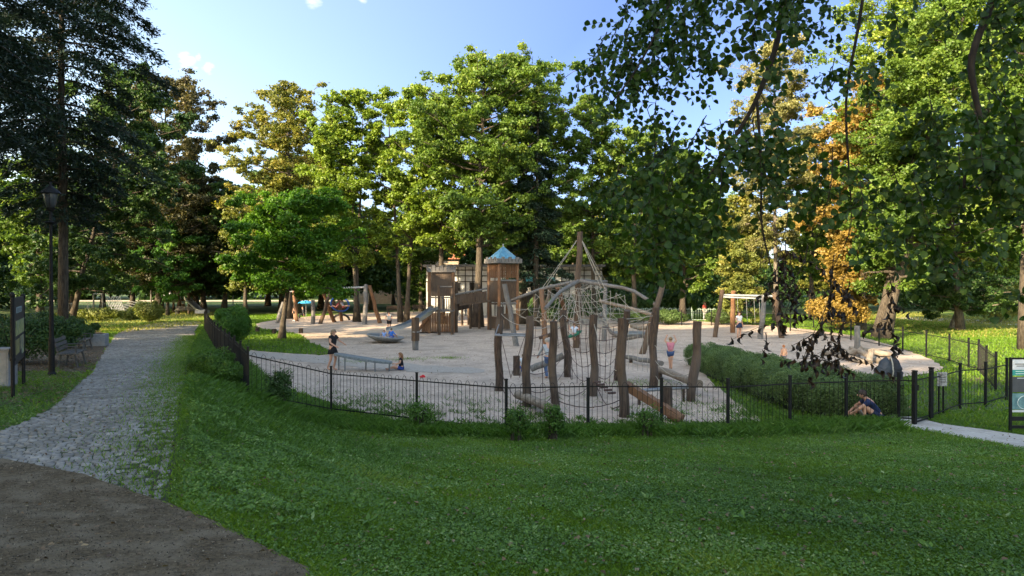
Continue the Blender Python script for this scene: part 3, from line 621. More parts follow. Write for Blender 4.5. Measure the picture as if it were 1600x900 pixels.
region(6, 960, 1060, 230, 330, 5.2, 6.2, -10, lens=(60, 110), lf=.06)
region(2, 1290, 1380, 60, 220, 5.4, 6.4, 0, lens=(60, 120), lf=.06)
region(11, 1395, 1550, 130, 340, 4.4, 5.8, 0)               # dense curtain at right
region(5, 1560, 1680, 60, 360, 4.2, 5.6, 0)
region(5, 1330, 1440, 230, 340, 4.8, 5.8, 0, lens=(60, 110))
# long thin twigs with withered brown leaves at their ends
for (x0, y0, x1, y1, Y) in [(1225, 300, 1225, 405, 4.9), (1300, 230, 1275, 410, 4.9), (1262, 380, 1222, 480, 4.7), (1330, 330, 1300, 440, 4.8), (1210, 420, 1198, 470, 4.7), (1232, 430, 1226, 520, 4.6), (1300, 430, 1262, 560, 4.6), (1345, 350, 1320, 450, 4.8), (1390, 440, 1382, 470, 4.8), (1182, 330, 1195, 430, 4.9)]:
    P = np.array([W_(x0 + (x1 - x0) * t + 6 * math.sin(t * 5), y0 + (y1 - y0) * t, Y) for t in np.linspace(0, 1, 7)]); wb.tube(P, np.linspace(.004, .002, 7), 4, cap=False)
for (x0, y0, x1, y1, Y) in [(1228, 375, 1216, 450, 4.8), (1218, 400, 1200, 470, 4.7), (1215, 440, 1222, 520, 4.7), (1233, 400, 1240, 510, 4.7), (1306, 400, 1300, 500, 4.7), (1290, 500, 1250, 575, 4.6), (1300, 480, 1262, 560, 4.6), (1272, 520, 1236, 540, 4.6), (1300, 500, 1305, 575, 4.7), (1325, 490, 1310, 560, 4.7), (1388, 430, 1386, 520, 4.9), (1196, 520, 1190, 560, 4.6), (1328, 440, 1322, 470, 4.7), (1290, 540, 1270, 600, 4.6), (1398, 535, 1396, 552, 4.8)]:
    twig(W_(x0, y0, Y), W_(x1, y1, Y), lf=.064, dead=True, shoots=(y1 - y0) > 60, bend=.04)
def nearleaf(name, rows, m, par, curl, wid):
    C = np.concatenate([r[0] for r in rows]); Nn = np.concatenate([r[1] for r in rows]); D = np.concatenate([r[2] for r in rows]); L = np.concatenate([r[3] for r in rows])[:, None]
    D = unit(D); Nn = unit(Nn - D * (Nn * D).sum(1, keepdims=True)); B = np.cross(Nn, D)
    prof = [(-.5, 0), (-.28, .30), (.02, .40), (.28, .27), (.5, 0), (.28, -.27), (.02, -.40), (-.28, -.30), (-.2, 0), (.2, 0)]
    vv = []
    for (u, v) in prof:
        vv.append(C + D * L * u + B * L * v * wid + Nn * L * (abs(v) * .32 * (1 + curl) - u * u * (.35 + curl)))
    V = np.stack(vv, 1).reshape(-1, 3); n = len(C); b0 = (np.arange(n) * 10)[:, None]
    F = np.concatenate([b0 + np.array([q]) for q in [(0, 1, 8, 8), (1, 2, 9, 8), (2, 3, 9, 9), (3, 4, 9, 9), (4, 5, 9, 9), (5, 6, 9, 9), (6, 7, 8, 9), (7, 0, 8, 8)]])
    tri = F[:, 2] == F[:, 3]
    Fq = F[~tri]; Ft = F[tri][:, :3]
    F = np.concatenate([Ft, Fq[:, :3], Fq[:, [0, 2, 3]]])
    me = raw_mesh(name, V - ORG[par], F, np.repeat(np.clip(.4 + .2 * rng.standard_normal(n) + (rng.random(n) < .03) * .6, 0, 1), 10), smooth=False)
    return link_mesh(name, me, m, par)
wb.build('branches', mat('dark_branch_bark', (.012, .009, .007), (.035, .027, .02), 12, .9), bt, smooth=True)
nearleaf('leaves', allrows['live'], LM['beech'], bt, .1, 1.05)
nearleaf('withered_leaves', allrows['dead'], LM['deadleaf'], bt, 1.2, .55)
rng2 = np.random.default_rng(8); LV = Leaves(); rng = rng2
for i in range(120):                                   # crown of the same beech, above and outside the frame
    a = rng.random() * 6.28; r = rng.uniform(1, 6.5); c = np.array([8.2 + r * math.cos(a), 2.0 + r * math.sin(a) * .9, zb + rng.uniform(7.5, 14)])
    if c[1] > 0 and abs(c[0]) < c[1] * .85 and c[2] < 3.5 + c[1] * .52: continue
    clump(LV, c, rng.uniform(.9, 1.4), 130, .2, .5)
LV.build('crown', LM['beech'], bt)
# ------------------------------------------------------------------ hedge along the right of the sand
rng = np.random.default_rng(12)
HP = np.array([[8.0, 29.6], [7.95, 27.5], [8.0, 25.2], [8.15, 23], [8.4, 21], [8.7, 19.4], [9.0, 18.2]]); HWd = [.75, .85, .95, 1.05, 1.25, 1.5, 1.3]; HH = [.82, .85, .9, .92, .95, .95, .85]
hd = thing('hedge', 'clipped green hedge curving along the sand to the front fence', 'hedge', (8.0, 24, 0)); LV = Leaves(); n = 120000
u = rng.random(n); t = u * (len(HP) - 1)
cx = np.interp(t, range(7), HP[:, 0]); cy = np.interp(t, range(7), HP[:, 1]); hw = np.interp(t, range(7), HWd); hh = np.interp(t, range(7), HH)
a = rng.random(n) * math.pi; r = np.where(rng.random(n) < .75, rng.uniform(.9, 1.03, n), rng.uniform(.6, .9, n))
sx = np.sign(np.cos(a)) * np.abs(np.cos(a)) ** .45; sz = np.sin(a) ** .45
bumpy = 1 + .10 * np.sin(t * 9 + sx * 3) * np.cos(sz * 5 + t * 5) + .05 * np.sin(t * 31 + sx * 9)
C = np.stack([cx + sx * hw * r * bumpy, cy + sx * .15, .05 + sz * hh * r * bumpy], 1)
C[:, 1] += rng.normal(size=n) * .12
Nn = np.stack([np.cos(a), -.3 + 0 * a, np.sin(a)], 1) + .7 * rng.standard_normal((n, 3))
patch = .42 + .18 * np.sin(t * 6 + sx * 4) + .12 * rng.standard_normal(n)
LV.add(C, Nn, rng.uniform(.035, .065, n), rng.uniform(.02, .035, n), np.clip(patch, 0, 1))
d_ = unit(rng.standard_normal((26000, 3))); d_[:, 2] = np.abs(d_[:, 2]); q_ = np.sign(d_) * np.abs(d_) ** .6; rr_ = np.where(rng.random(26000) < .75, rng.uniform(.9, 1.05, 26000), rng.uniform(.6, .9, 26000))[:, None]
LV.add(np.array([9.0, 18.7, .04]) + q_ * rr_ * (1.25, .85, .88), d_ + .7 * rng.standard_normal((26000, 3)), rng.uniform(.035, .065, 26000), rng.uniform(.02, .035, 26000), np.clip(.42 + .15 * rng.standard_normal(26000), 0, 1))
LV.build('foliage', LM['hedge'], hd)
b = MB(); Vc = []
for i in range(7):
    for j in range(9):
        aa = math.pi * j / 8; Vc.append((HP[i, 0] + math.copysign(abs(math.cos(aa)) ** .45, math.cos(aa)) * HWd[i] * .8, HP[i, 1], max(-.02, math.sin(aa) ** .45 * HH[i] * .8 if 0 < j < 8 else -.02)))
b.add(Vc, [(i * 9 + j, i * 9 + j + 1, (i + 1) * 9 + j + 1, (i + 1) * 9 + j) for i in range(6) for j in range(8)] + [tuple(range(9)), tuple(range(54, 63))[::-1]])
b.build('stems', mat('hedge_interior', (.012, .02, .008), (.03, .04, .015), 20, .95), hd)  # solid dark core added inside the leaves to block see-through, no real stems
# ------------------------------------------------------------------ grass
rng = np.random.default_rng(21)
polys_no = [PP, RP, ASPH, SP]
def ok_grass(X, Y, sand=True):
    k = np.ones(len(X), bool)
    for P in ([PP, list(RP), list(ASPH)] + ([list(SP)] if sand else [])):
        k &= ~inside(np.array([p[:2] for p in P]), X, Y)
    return k
def blades(name, X, Y, h, wd, tint, m, label, cat='grass', zoff=0):
    n = len(X); z = hgt(X, Y) + zoff; a = rng.random(n) * 6.283; l = rng.normal(size=(n, 2)) * .45
    bx, by = np.cos(a) * wd / 2, np.sin(a) * wd / 2
    V = np.stack([np.stack([X - bx, Y - by, z], 1), np.stack([X + bx, Y + by, z], 1), np.stack([X + l[:, 0] * h + bx * .5, Y + l[:, 1] * h + by * .5, z + h * .85], 1), np.stack([X + l[:, 0] * h * 1.4, Y + l[:, 1] * h * 1.4, z + h], 1)], 1).reshape(-1, 3)
    me = raw_mesh(name, V, np.arange(4 * n).reshape(-1, 4), np.repeat(np.clip(tint, 0, 1), 4)); o = link_mesh(name, me, m)
    return tagp(o, label, cat, kind='stuff')
def patchy(X, Y, s=1.0, ph=0):
    return np.sin(X * 1.3 * s + ph + 2 * np.sin(Y * .7 * s)) * np.cos(Y * 1.1 * s + 1.7 * np.sin(X * .5 * s + ph)) + .5 * np.sin(X * 3.7 * s + Y * 2.9 * s + ph)
def frustum(n, y0, y1, pw=1.0):
    Y = y0 + (y1 - y0) * rng.random(n) ** pw; X = rng.uniform(-.80, .80, n) * Y; return X, Y
X, Y = frustum(480000, 3.2, 19, 1.25); k = ok_grass(X, Y) & ((X > XL(Y) - 1.0) | (rng.random(len(X)) < .5)); X, Y = X[k], Y[k]
pz = patchy(X, Y)
bank = np.clip(1 - (X - XL(Y)) / 3.0, 0, 1) * (X > XL(Y)) + np.clip((Y - 13.4) / 2, 0, 1) * .8
kk = rng.random(len(X)) > .45 * np.clip(bank, 0, 1); X, Y, pz, bank = X[kk], Y[kk], pz[kk], bank[kk]
blades('lawn_grass', X, Y, (.035 + .02 * rng.random(len(X))) * (1 + .25 * pz + .5 * bank), .005 + .0003 * Y, .42 + .16 * pz + .2 * patchy(X, Y, .42, 5) + .17 * rng.standard_normal(len(X)), LM['grass'], 'mown green lawn sloping down to the playground fence')
X, Y = frustum(420000, 3.2, 19, 1.2); pz = patchy(X, Y, 1.6, 2); k = ok_grass(X, Y) & (pz + rng.normal(size=len(X)) * .7 > -.35); X, Y, pz = X[k], Y[k], pz[k]
LV = Leaves(); n = len(X); z = hgt(X, Y) + rng.uniform(.02, .06, n); s_ = rng.uniform(.014, .034, n)
LV.add(np.stack([X, Y, z], 1), np.array([0, -.1, 1.]) + .38 * rng.standard_normal((n, 3)), s_, s_ * .8, np.clip(.35 + .13 * pz + .17 * patchy(X, Y, .42, 5) + .21 * rng.standard_normal(n) + (rng.random(n) < .03) * .5, 0, 1))
tagp(LV.build('clover', LM['clover'], loc=(0, 8, 0)), 'clover and low weeds mixed in the lawn', 'clover', kind='stuff')
# leafy weeds on the bank and along the fence foot
Y = rng.uniform(6.5, 24, 60000); X = XL(Y) + .1 + np.abs(rng.normal(size=len(Y))) * np.interp(Y, [6, 12, 24], [1.0, 1.7, 1.2]); k = (patchy(X, Y, 1.9, 4) > -.5) & ok_grass(X, Y, False); X, Y = X[k], Y[k]
X2 = rng.uniform(-6.8, 9.0, 26000); Y2 = np.interp(X2, [-6.7, -4.5, -2.3, -.1, 1.7, 3.5, 5.0, 6.6, 8.1, 9.5], [17.9, 17.3, 16.4, 15.9, 16.2, 16.2, 16.2, 16.6, 17, 17.2]) - .15 - np.abs(rng.normal(size=len(X2))) * .35; k = patchy(X2, Y2, 1.9, 1) > -.6; X = np.concatenate([X, X2[k]]); Y = np.concatenate([Y, Y2[k]])
LV = Leaves(); n = len(X); hh_ = np.clip(.09 + .05 * patchy(X, Y, 2.7, 3), .04, .2); s_ = rng.uniform(.018, .055, n)
LV.add(np.stack([X, Y, hgt(X, Y) + hh_ * rng.uniform(.3, 1.1, n)], 1), np.array([0, -.25, 1.]) + .5 * rng.standard_normal((n, 3)), s_, s_ * .6, np.clip(.42 + .12 * patchy(X, Y, 3) + .2 * rng.standard_normal(n), 0, 1))
tagp(LV.build('leafy_weeds', LM['clover'], loc=(0, 14, 0)), 'leafy weeds covering the bank beside the path and the fence foot', 'weeds', kind='stuff')
# grit on the asphalt
X = rng.uniform(-9, -.4, 60000); Y = rng.uniform(2.5, 9, 60000); k = inside(np.array(ASPH), X, Y); X, Y = X[k], Y[k]; n = len(X); LV = Leaves(); s_ = rng.uniform(.005, .016, n)
LV.add(np.stack([X, Y, hgt(X, Y) + .05], 1), np.array([0, 0, 1.]) + .5 * rng.standard_normal((n, 3)), s_, s_ * .8, rng.random(n))
tagp(LV.build('grit', leafmat('grit', (.02, .017, .013), (.10, .08, .055), (.30, .25, .18), 0, .9), loc=(-4, 5, 0)), 'loose grit on the worn brown path', 'grit', kind='stuff')
# broad leaved weeds
LV = Leaves(); X, Y = frustum(230, 4.2, 15.5, .9); k = ok_grass(X, Y) & (X > XL(Y)); X, Y = X[k], Y[k]
for x, y in zip(X, Y):
    m = rng.integers(5, 11); a = rng.random(m) * 6.28; r = rng.uniform(.03, .10, m); zz0 = hz(x, y); s1 = rng.uniform(.03, .10)
    D = np.stack([np.cos(a), np.sin(a), .35 + 0 * a], 1)
    LV.add(np.array([x, y, zz0 + .05]) + D * r[:, None], np.stack([-np.cos(a) * .4, -np.sin(a) * .4, 1 + 0 * a], 1) + .2 * rng.standard_normal((m, 3)), s1, s1 * .42, np.clip(.5 + .25 * rng.standard_normal(m), 0, 1), D)
tagp(LV.build('broadleaf_weeds', LM['clover'], loc=(0, 8, 0)), 'broad leaved weeds scattered over the lawn', 'weeds', kind='stuff')
# taller weeds: along the fence foot, on the bank by the path and in the sand
X = rng.uniform(-6.9, 9.2, 56000); fx = np.array([-6.7, -4.5, -2.3, -.1, 1.7, 3.5, 5.0, 6.6, 8.1, 9.5]); fy = np.array([17.9, 17.3, 16.4, 15.9, 16.2, 16.2, 16.2, 16.6, 17, 17.2])
Y = np.interp(X, fx, fy) + rng.normal(size=len(X)) * .28 - .25; k = patchy(X, Y, 2) > -.7; X, Y = X[k], Y[k]
blades('fence_weeds', X, Y, rng.uniform(.06, .26, len(X)), .012, .45 + .2 * rng.standard_normal(len(X)), LM['weed'], 'tall weeds growing along the foot of the front fence', 'weeds')
Y = rng.uniform(9, 50, 110000) ** 1.0; X = XL(Y) + np.abs(rng.normal(size=len(Y))) * 1.7 + .15; k = ok_grass(X, Y, False) & (X < XL(Y) + np.interp(Y, [9, 20, 40, 60], [4.5, 3.2, 1.6, 1])); X, Y = X[k], Y[k]
blades('bank_weeds', X, Y, rng.uniform(.05, .18, len(X)) * np.interp(Y, [9, 16], [.5, 1]), .008 + .0006 * Y, .42 + .2 * rng.standard_normal(len(X)), LM['weed'], 'rough weeds on the bank between path and fence', 'weeds')
# moss and tufts between the setts
Y = rng.uniform(6, 40, 30000); X = XL(Y) - np.abs(rng.normal(size=len(Y))) * .55; k = ~inside(np.array(ASPH), X, Y) & (rng.random(len(Y)) < .7); X, Y = X[k], Y[k]
blades('joint_grass', X, Y, rng.uniform(.02, .06, len(X)), .012, .4 + .2 * rng.standard_normal(len(X)), LM['grass'], 'grass growing in the joints of the cobbled path', 'grass', zoff=.03)
# weeds in the sand behind the front fence
X = rng.uniform(-7, 9, 40000); Y = np.interp(X, fx, fy) + np.abs(rng.normal(size=len(X))) * 1.9; k = (patchy(X, Y, 2.6, 1) > np.interp(X, [-7, -3, 3, 6, 9], [-.9, -.1, .7, .2, -.6])) & (X < 7.4); X, Y = X[k], Y[k]
blades('sand_weeds', X, Y, rng.uniform(.04, .15, len(X)), .018, .45 + .2 * rng.standard_normal(len(X)), LM['weed'], 'sparse weeds growing in the sand behind the front fence', 'weeds')
X = []; Y = []
for px_, py_, sp_ in [(990, 602, .9), (1010, 598, .7), (1120, 640, .8), (1150, 655, .7), (640, 562, .6), (560, 566, .5), (600, 655, .7), (700, 560, .4)]:
    g_ = G(px_, py_); X.append(g_[0] + rng.normal(size=500) * sp_); Y.append(g_[1] + rng.normal(size=500) * sp_ * .7)
X = np.concatenate(X); Y = np.concatenate(Y)
blades('sand_tufts', X, Y, rng.uniform(.02, .08, len(X)), .022, .45 + .2 * rng.standard_normal(len(X)), LM['grass'], 'thin grass patches growing in the trodden sand', 'grass')
# far and middle grass: lawn patch with maple, edges, meadow
X = rng.uniform(-30, 36, 260000); Y = rng.uniform(16, 75, len(X)); k = ok_grass(X, Y) & (np.abs(X) < .82 * Y) & ~inside(np.array(MUL), X, Y); X, Y = X[k], Y[k]
blades('park_grass', X, Y, rng.uniform(.05, .14, len(X)), .03 + .0008 * Y, .45 + .15 * patchy(X, Y, .6) + .18 * rng.standard_normal(len(X)), LM['grass'], 'grass of the park around the playground', 'grass')
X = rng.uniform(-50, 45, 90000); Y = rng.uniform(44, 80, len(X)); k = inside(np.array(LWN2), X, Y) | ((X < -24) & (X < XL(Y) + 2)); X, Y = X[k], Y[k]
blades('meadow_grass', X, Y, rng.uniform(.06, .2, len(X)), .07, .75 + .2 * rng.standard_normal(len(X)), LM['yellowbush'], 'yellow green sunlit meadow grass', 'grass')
# fallen leaves
X, Y = frustum(9000, 4, 45, .9); k = (X > XL(Y) - 8); X, Y = X[k], Y[k]; n = len(X); LV = Leaves()
LV.add(np.stack([X, Y, hgt(X, Y) + .045], 1), np.array([0, 0, 1.]) + .35 * rng.standard_normal((n, 3)), rng.uniform(.03, .07, n), rng.uniform(.02, .05, n), np.clip(.5 + .3 * rng.standard_normal(n), 0, 1))
tagp(LV.build('scattered_leaves', LM['litter'], loc=(0, 15, 0)), 'single dry leaves scattered over lawn, path and sand', 'leaves', kind='stuff')
X = rng.uniform(-16, -7, 9000); Y = rng.uniform(13, 27, 9000); k = (X < XL(Y) - 1.8) & ok_grass(X, Y); X, Y = X[k], Y[k]; n = len(X); LV = Leaves()
LV.add(np.stack([X, Y, hgt(X, Y) + .04], 1), np.array([0, 0, 1.]) + .3 * rng.standard_normal((n, 3)), rng.uniform(.04, .09, n), rng.uniform(.03, .06, n), np.clip(.4 + .3 * rng.standard_normal(n), 0, 1))
tagp(LV.build('fallen_leaves', LM['litter'], loc=(-12, 20, 0)), 'brown fallen leaves around the benches', 'leaves', kind='stuff')
X = rng.uniform(-13, -7.5, 9000); Y = rng.uniform(11, 24, 9000); k = (X < XL(Y) - 2.3) & ok_grass(X, Y) & (patchy(X, Y, 1.5) > .1); X, Y = X[k], Y[k]
blades('verge_grass', X, Y, rng.uniform(.04, .13, len(X)), .014, .4 + .2 * rng.standard_normal(len(X)), LM['grass'], 'tufts of grass at the left edge of the cobbled path', 'grass')
# ------------------------------------------------------------------ fences and gate
rng = np.random.default_rng(77)
def fence_panel(mb, a, b, top=1.05, hoop=.1, rad=.0055, step=.115):
    a = np.array(a, float); b = np.array(b, float); d = b - a; L = np.linalg.norm(d[:2]); n = max(2, int(L / step)); n += n % 2
    g = lambda s: a + d * s
    mb.bar(g(.0) + (0, 0, top), g(1) + (0, 0, top), .012, .03); mb.bar(g(.0) + (0, 0, .12), g(1) + (0, 0, .12), .012, .03)
    for i in range(0, n, 2):
        s0, s1 = (i + .5) / n, (i + 1.5) / n; p0, p1 = g(s0), g(s1); r = L / n / 2
        up = [p0 + (0, 0, .05), p0 + (0, 0, top)] + [(p0 + p1) / 2 + (p0 - p1) / 2 * math.cos(t) + np.array([0, 0, top + hoop * math.sin(t)]) for t in np.linspace(.35, math.pi - .35, 5)] + [p1 + (0, 0, top), p1 + (0, 0, .05)]
        mb.tube(up, rad, 4, cap=False)
def fence(name, label, pts, cat='fence', post_r=.03, post_h=1.24, mat_='black', ends=True, **k):
    P = [np.array([p[0], p[1], hz(p[0], p[1])]) for p in pts]; t = thing(name, label, cat, P[0])
    for i, p in enumerate(P):
        if i == 0 and not ends: continue
        b = MB(); b.box(p + (0, 0, post_h / 2 - .1), (post_r * 1.9, post_r * 1.9, post_h + .2), rz=.3); b.box(p + (0, 0, post_h + .01), (post_r * 2.4, post_r * 2.4, .02), rz=.3)
        b.build('post', M[mat_], t)
    for a, c in zip(P[:-1], P[1:]):
        d = unit(c - a) * post_r * 1.3; b = MB(); fence_panel(b, a + d, c - d, **k); b.build('panel', M[mat_], t)
    return t
front = px_poly([(387, 622), (517, 646), (651, 662), (791, 679), (919, 675), (1034, 675), (1138, 677), (1235, 669), (1323, 664), (1405, 661), (1428, 662)])
fence('hooped_fence', 'low black hooped metal fence across the front of the playground', front)
lf = resample([front[0][:2], (-10.2, 25), (-13.1, 31), (-20.1, 46), (-26, 60)], 2.0, False)
fence('hooped_fence', 'black hooped fence running away beside the cobbled path', lf[1:], ends=True)
_b = MB(); fence_panel(_b, front[0] + (-.05, .08, 0), np.array([lf[1][0], lf[1][1], hz(*lf[1])])); _b.build('panel', M['black'], bpy.data.objects['hooped_fence.001'])
rf = px_poly([(1455, 657), (1501, 639), (1541, 636), (1574, 626)])
fence('hooped_fence', 'short black hooped fence from the gate to the right corner', rf)
bf = px_poly([(1574, 624), (1557, 611), (1542, 596), (1530, 581), (1514, 577), (1484, 567), (1448, 558), (1411, 550), (1374, 541), (1330, 532), (1285, 524), (1235, 518)])
fence('hooped_fence', 'black hooped fence along the far right side, before the sunlit lawn', bf[1:])
far = [(13.5, 56), (15.8, 55.8), (18, 55.5), (20.3, 54), (22.5, 52.5), (24.5, 50.8)]
fence('hooped_fence', 'dark far fence behind the right swing', far, step=.16)
M['palegreen'] = mat('pale_green_paint', (.25, .36, .30), (.4, .5, .44), 5, .6)
fence('railing', 'pale green railing at the far side behind the clipped shrubs', [(6, 63), (8.5, 63), (11, 63), (13.5, 63), (16, 62.6), (18.5, 62)], mat_='palegreen', step=.2, rad=.014)
fence('railing', 'grey railing far left behind the meadow', [(-50, 78), (-47, 78), (-44, 78), (-41, 78), (-38, 78)], mat_='lampgrey', step=.25, rad=.014)
gt = thing('gate', 'open black metal gate at the end of the footpath', 'gate', G(1428, 662))
g0, g1 = G(1430, 664), G(1456, 656)
for p in (g0, g1):
    b = MB(); b.box(p + (0, 0, .62), (.08, .08, 1.36), rz=.4); b.box(p + (0, 0, 1.315), (.1, .1, .03), rz=.4); b.build('gate_post', M['black'], gt)
b = MB(); d = unit(g1 - g0) * .06; fence_panel(b, g0 + d, g1 - d, top=1.08, hoop=.0, step=.09); b.bar(g0 + d + (0, 0, .06), g1 - d + (0, 0, .06), .03, .04); b.build('leaf_panel', M['black'], gt)
b = MB(); b.box(g0 + (.09, .05, .9), (.06, .05, .14)); b.build('latch', M['black'], gt)
# ------------------------------------------------------------------ left side furniture
def wireboard(): pass
nb = thing('notice_board', 'black framed notice board with pictures at the left edge of the path', 'notice board', G(28, 612))
p0, p1 = G(19, 624), G(36, 604); z1 = p0[2]
for p in (p0, p1):
    b = MB(); b.cyl(p + (0, 0, -.1), p + (0, 0, 2.0), .035, k=12); b.cyl(p + (0, 0, .75), p + (0, 0, .8), .05); b.ell(p + (0, 0, 2.04), (.05, .05, .06)); b.build('post', M['black'], nb, smooth=False)
dirv = unit(p1 - p0); dirv[2] = 0; nrm = unit(np.cross(dirv, [0, 0, 1])); mid = (p0 + p1) / 2; Lb = np.linalg.norm((p1 - p0)[:2]) - .08
def onboard(parent, name, m, u0, u1, v0, v1, off, org=None, dv=None, nv=None, L=None, H=1.0, th=.006):
    org = p0 if org is None else org; dv = dirv if dv is None else dv; nv = nrm if nv is None else nv; L = Lb if L is None else L
    c = []
    for o_ in (off, off + th):
        for (u, v) in [(u0, v0), (u1, v0), (u1, v1), (u0, v1)]: c.append(org + dv * (u * L) + np.array([0, 0, v * H]) + nv * o_)
    b = MB(); b.add(c, [(0, 1, 2, 3), (7, 6, 5, 4), (0, 4, 5, 1), (1, 5, 6, 2), (2, 6, 7, 3), (3, 7, 4, 0)]); return b.build(name, m, parent)
o2 = p0 + dirv * .04
M['board'] = mat('dark_board', (.022, .02, .022), (.04, .037, .038), 5, .6)
onboard(nb, 'board', M['board'], 0, 1, .62, 1.98, -.015, org=o2, th=.03)
plate = mat('pale_print', (.22, .30, .30), (.3, .38, .38), 30, .6); pic = mat('landscape_print', (.08, .15, .05), (.5, .46, .2), 9, .6, c3=(.25, .3, .35)); pic2 = mat('poster_print', (.05, .06, .06), (.42, .36, .10), 7, .6, c3=(.3, .32, .3))
for (u0, u1, v0, v1, m_, nm) in [(.22, .72, 1.66, 1.78, plate, 'title_plate'), (.16, .96, 1.2, 1.5, pic, 'picture'), (.16, .5, .82, 1.12, pic2, 'picture'), (.56, .95, .86, 1.14, pic2, 'picture'), (.72, .95, .74, .86, pic, 'picture')]:
    onboard(nb, nm, m_, u0, u1, v0, v1, .017, org=o2)
for i in range(4):
    onboard(nb, 'text_line', M['board'], .26, .68 - .08 * (i % 2), 1.68 + i * .022, 1.688 + i * .022, .024, org=o2, th=.002)
cb = MB(); pc = G(-4, 606); cb.box(pc + (0, 0, .42), (.62, .38, .84), rz=.15); cbt = thing('utility_cabinet', 'grey utility cabinet behind the notice board', 'cabinet', pc)
cb.build('housing', M['concrete'], cbt, bevel=.01); b = MB(); b.box(pc + (0, 0, .86), (.68, .44, .05), rz=.15); b.build('lid', M['concrete'], cbt, bevel=.01)
b = MB(); b.box(pc + (-.0, 0, .42) + np.array([math.sin(.15), -math.cos(.15), 0]) * .195, (.54, .012, .72), rz=.15); b.build('door', M['lampgrey'], cbt)
def lamp(name, label, p, h, m, group=None):
    t = thing(name, label, 'street lamp', p, group); b = MB()
    b.lathe(p, [(.11, -.05), (.11, .06), (.075, .12), (.07, .9), (.055, 1.0), (.05, 2.2), (.042, 2.3), (.035, h - .75)], 14); b.build('post', m, t, smooth=False)
    b = MB(); b.lathe(p + (0, 0, h * .79), [(.04, -.03), (.13, 0), (.15, .02), (.06, .05)], 14); b.bar(p + (-.22, 0, h * .79 + .04), p + (.22, 0, h * .79 + .04), .02); b.build('ladder_ring', m, t)
    b = MB(); b.lathe(p + (0, 0, h - .75), [(.04, 0), (.09, .04), (.12, .1)], 14)
    for a in range(4):
        q = np.array([math.cos(a * 1.571 + .4), math.sin(a * 1.571 + .4), 0]); b.tube([p + (0, 0, h - .7) + q * .09, p + (0, 0, h - .5) + q * .17, p + (0, 0, h - .28) + q * .2], .01, 4)
    b.build('lantern_frame', m, t)
    b = MB(); b.lathe(p + (0, 0, h - .68), [(.08, 0), (.13, .16), (.17, .38), (.165, .4)], 14); b.build('lantern_glass', plain_glass, t, smooth=True)
    b = MB(); b.lathe(p + (0, 0, h - .28), [(.24, 0), (.2, .06), (.1, .14), (.04, .2), (.02, .3)], 14); b.build('lantern_cap', m, t)
    return t
plain_glass = mat('frosted_lamp_glass', (.04, .045, .05), (.07, .075, .08), 3, .3)
lamp('street_lamp', 'tall black street lamp beside the two benches', G(80, 588), 5.0, M['black'])
lamp('street_lamp', 'distant grey street lamp between round bush and maple', G(364, 478), 6.0, M['lampgrey'])
b = MB(); p = G(349, 478); b.lathe(p, [(.14, 0), (.09, .3), (.07, 4.6), (.09, 4.7), (.03, 4.9)], 12); b.build('pole', M['black'], label='thin black pole just left of the distant grey lamp', cat='pole')
M['lampdark'] = mat('dark_grey_frame', (.05, .05, .048), (.09, .09, .085), 6, .8)
def bench(label, p, rz, back=True, L=1.7, group=None, m='benchwood', arms=False):
    t = thing('park_bench', label, 'bench', p, group); t.rotation_euler = (0, 0, rz); ORG[t] = np.zeros(3)
    for i, y in enumerate((-.18, -.06, .06, .18)):
        b = MB(); b.box((0, y, .45), (L, .1, .04)); b.build('seat_slat', M[m], t, bevel=.006)
    for i, (y, z) in enumerate([(.25, .58), (.28, .71), (.31, .84)] if back else []):
        b = MB(); b.box((0, y, z), (L, .03, .1), rx=-.22); b.build('back_slat', M[m], t, bevel=.006)
    for sx in (-1, 1):
        x = sx * (L / 2 - .18); b = MB()
        b.bar((x, -.2, .425), (x, .24, .425), .06, .04); b.bar((x, -.16, .42), (x, -.26, 0), .06, .05); b.bar((x, .18, .42), (x, .26, 0), .06, .05)
        if back: b.bar((x, .22, .42), (x, .345, .92), .05, .04)
        if arms: b.bar((x, -.22, .65), (x, .28, .65), .06, .03); b.bar((x, -.2, .45), (x, -.2, .64), .05, .04)
        b.build('leg_frame', M['lampdark'], t, bevel=.004)
    return t
bench('grey slatted bench nearest the lamp post', G(112, 574), R(112), L=1.5, arms=True)
bench('second slatted bench, farther up the path near the concrete block', G(128, 548), R(112), L=1.6, arms=True)
b = MB(); p = G(152, 541); b.box(p + (0, 0, .27), (.75, .7, .56), rz=.3); t = thing('concrete_bin', 'square grey concrete bin behind the far bench', 'bin', p); b.build('body', M['concrete'], t, bevel=.02)
b = MB(); b.box(p + (0, 0, .555), (.45, .42, .02), rz=.3); b.build('opening', M['dark'], t)
bench('weathered low bench beyond the path bend, before the far slide', G(293, 492) , .1, L=2.6, back=True)
bench('dark bench behind the nest swing', G(622, 491), .0, L=2.6, m='darklog')
bench('second dark bench by the wood, left of the castle', G(655, 489), .1, L=1.6, m='darklog')
bench('white bench far behind, at the path beyond the castle slide', G(700, 478), .1, L=1.8)
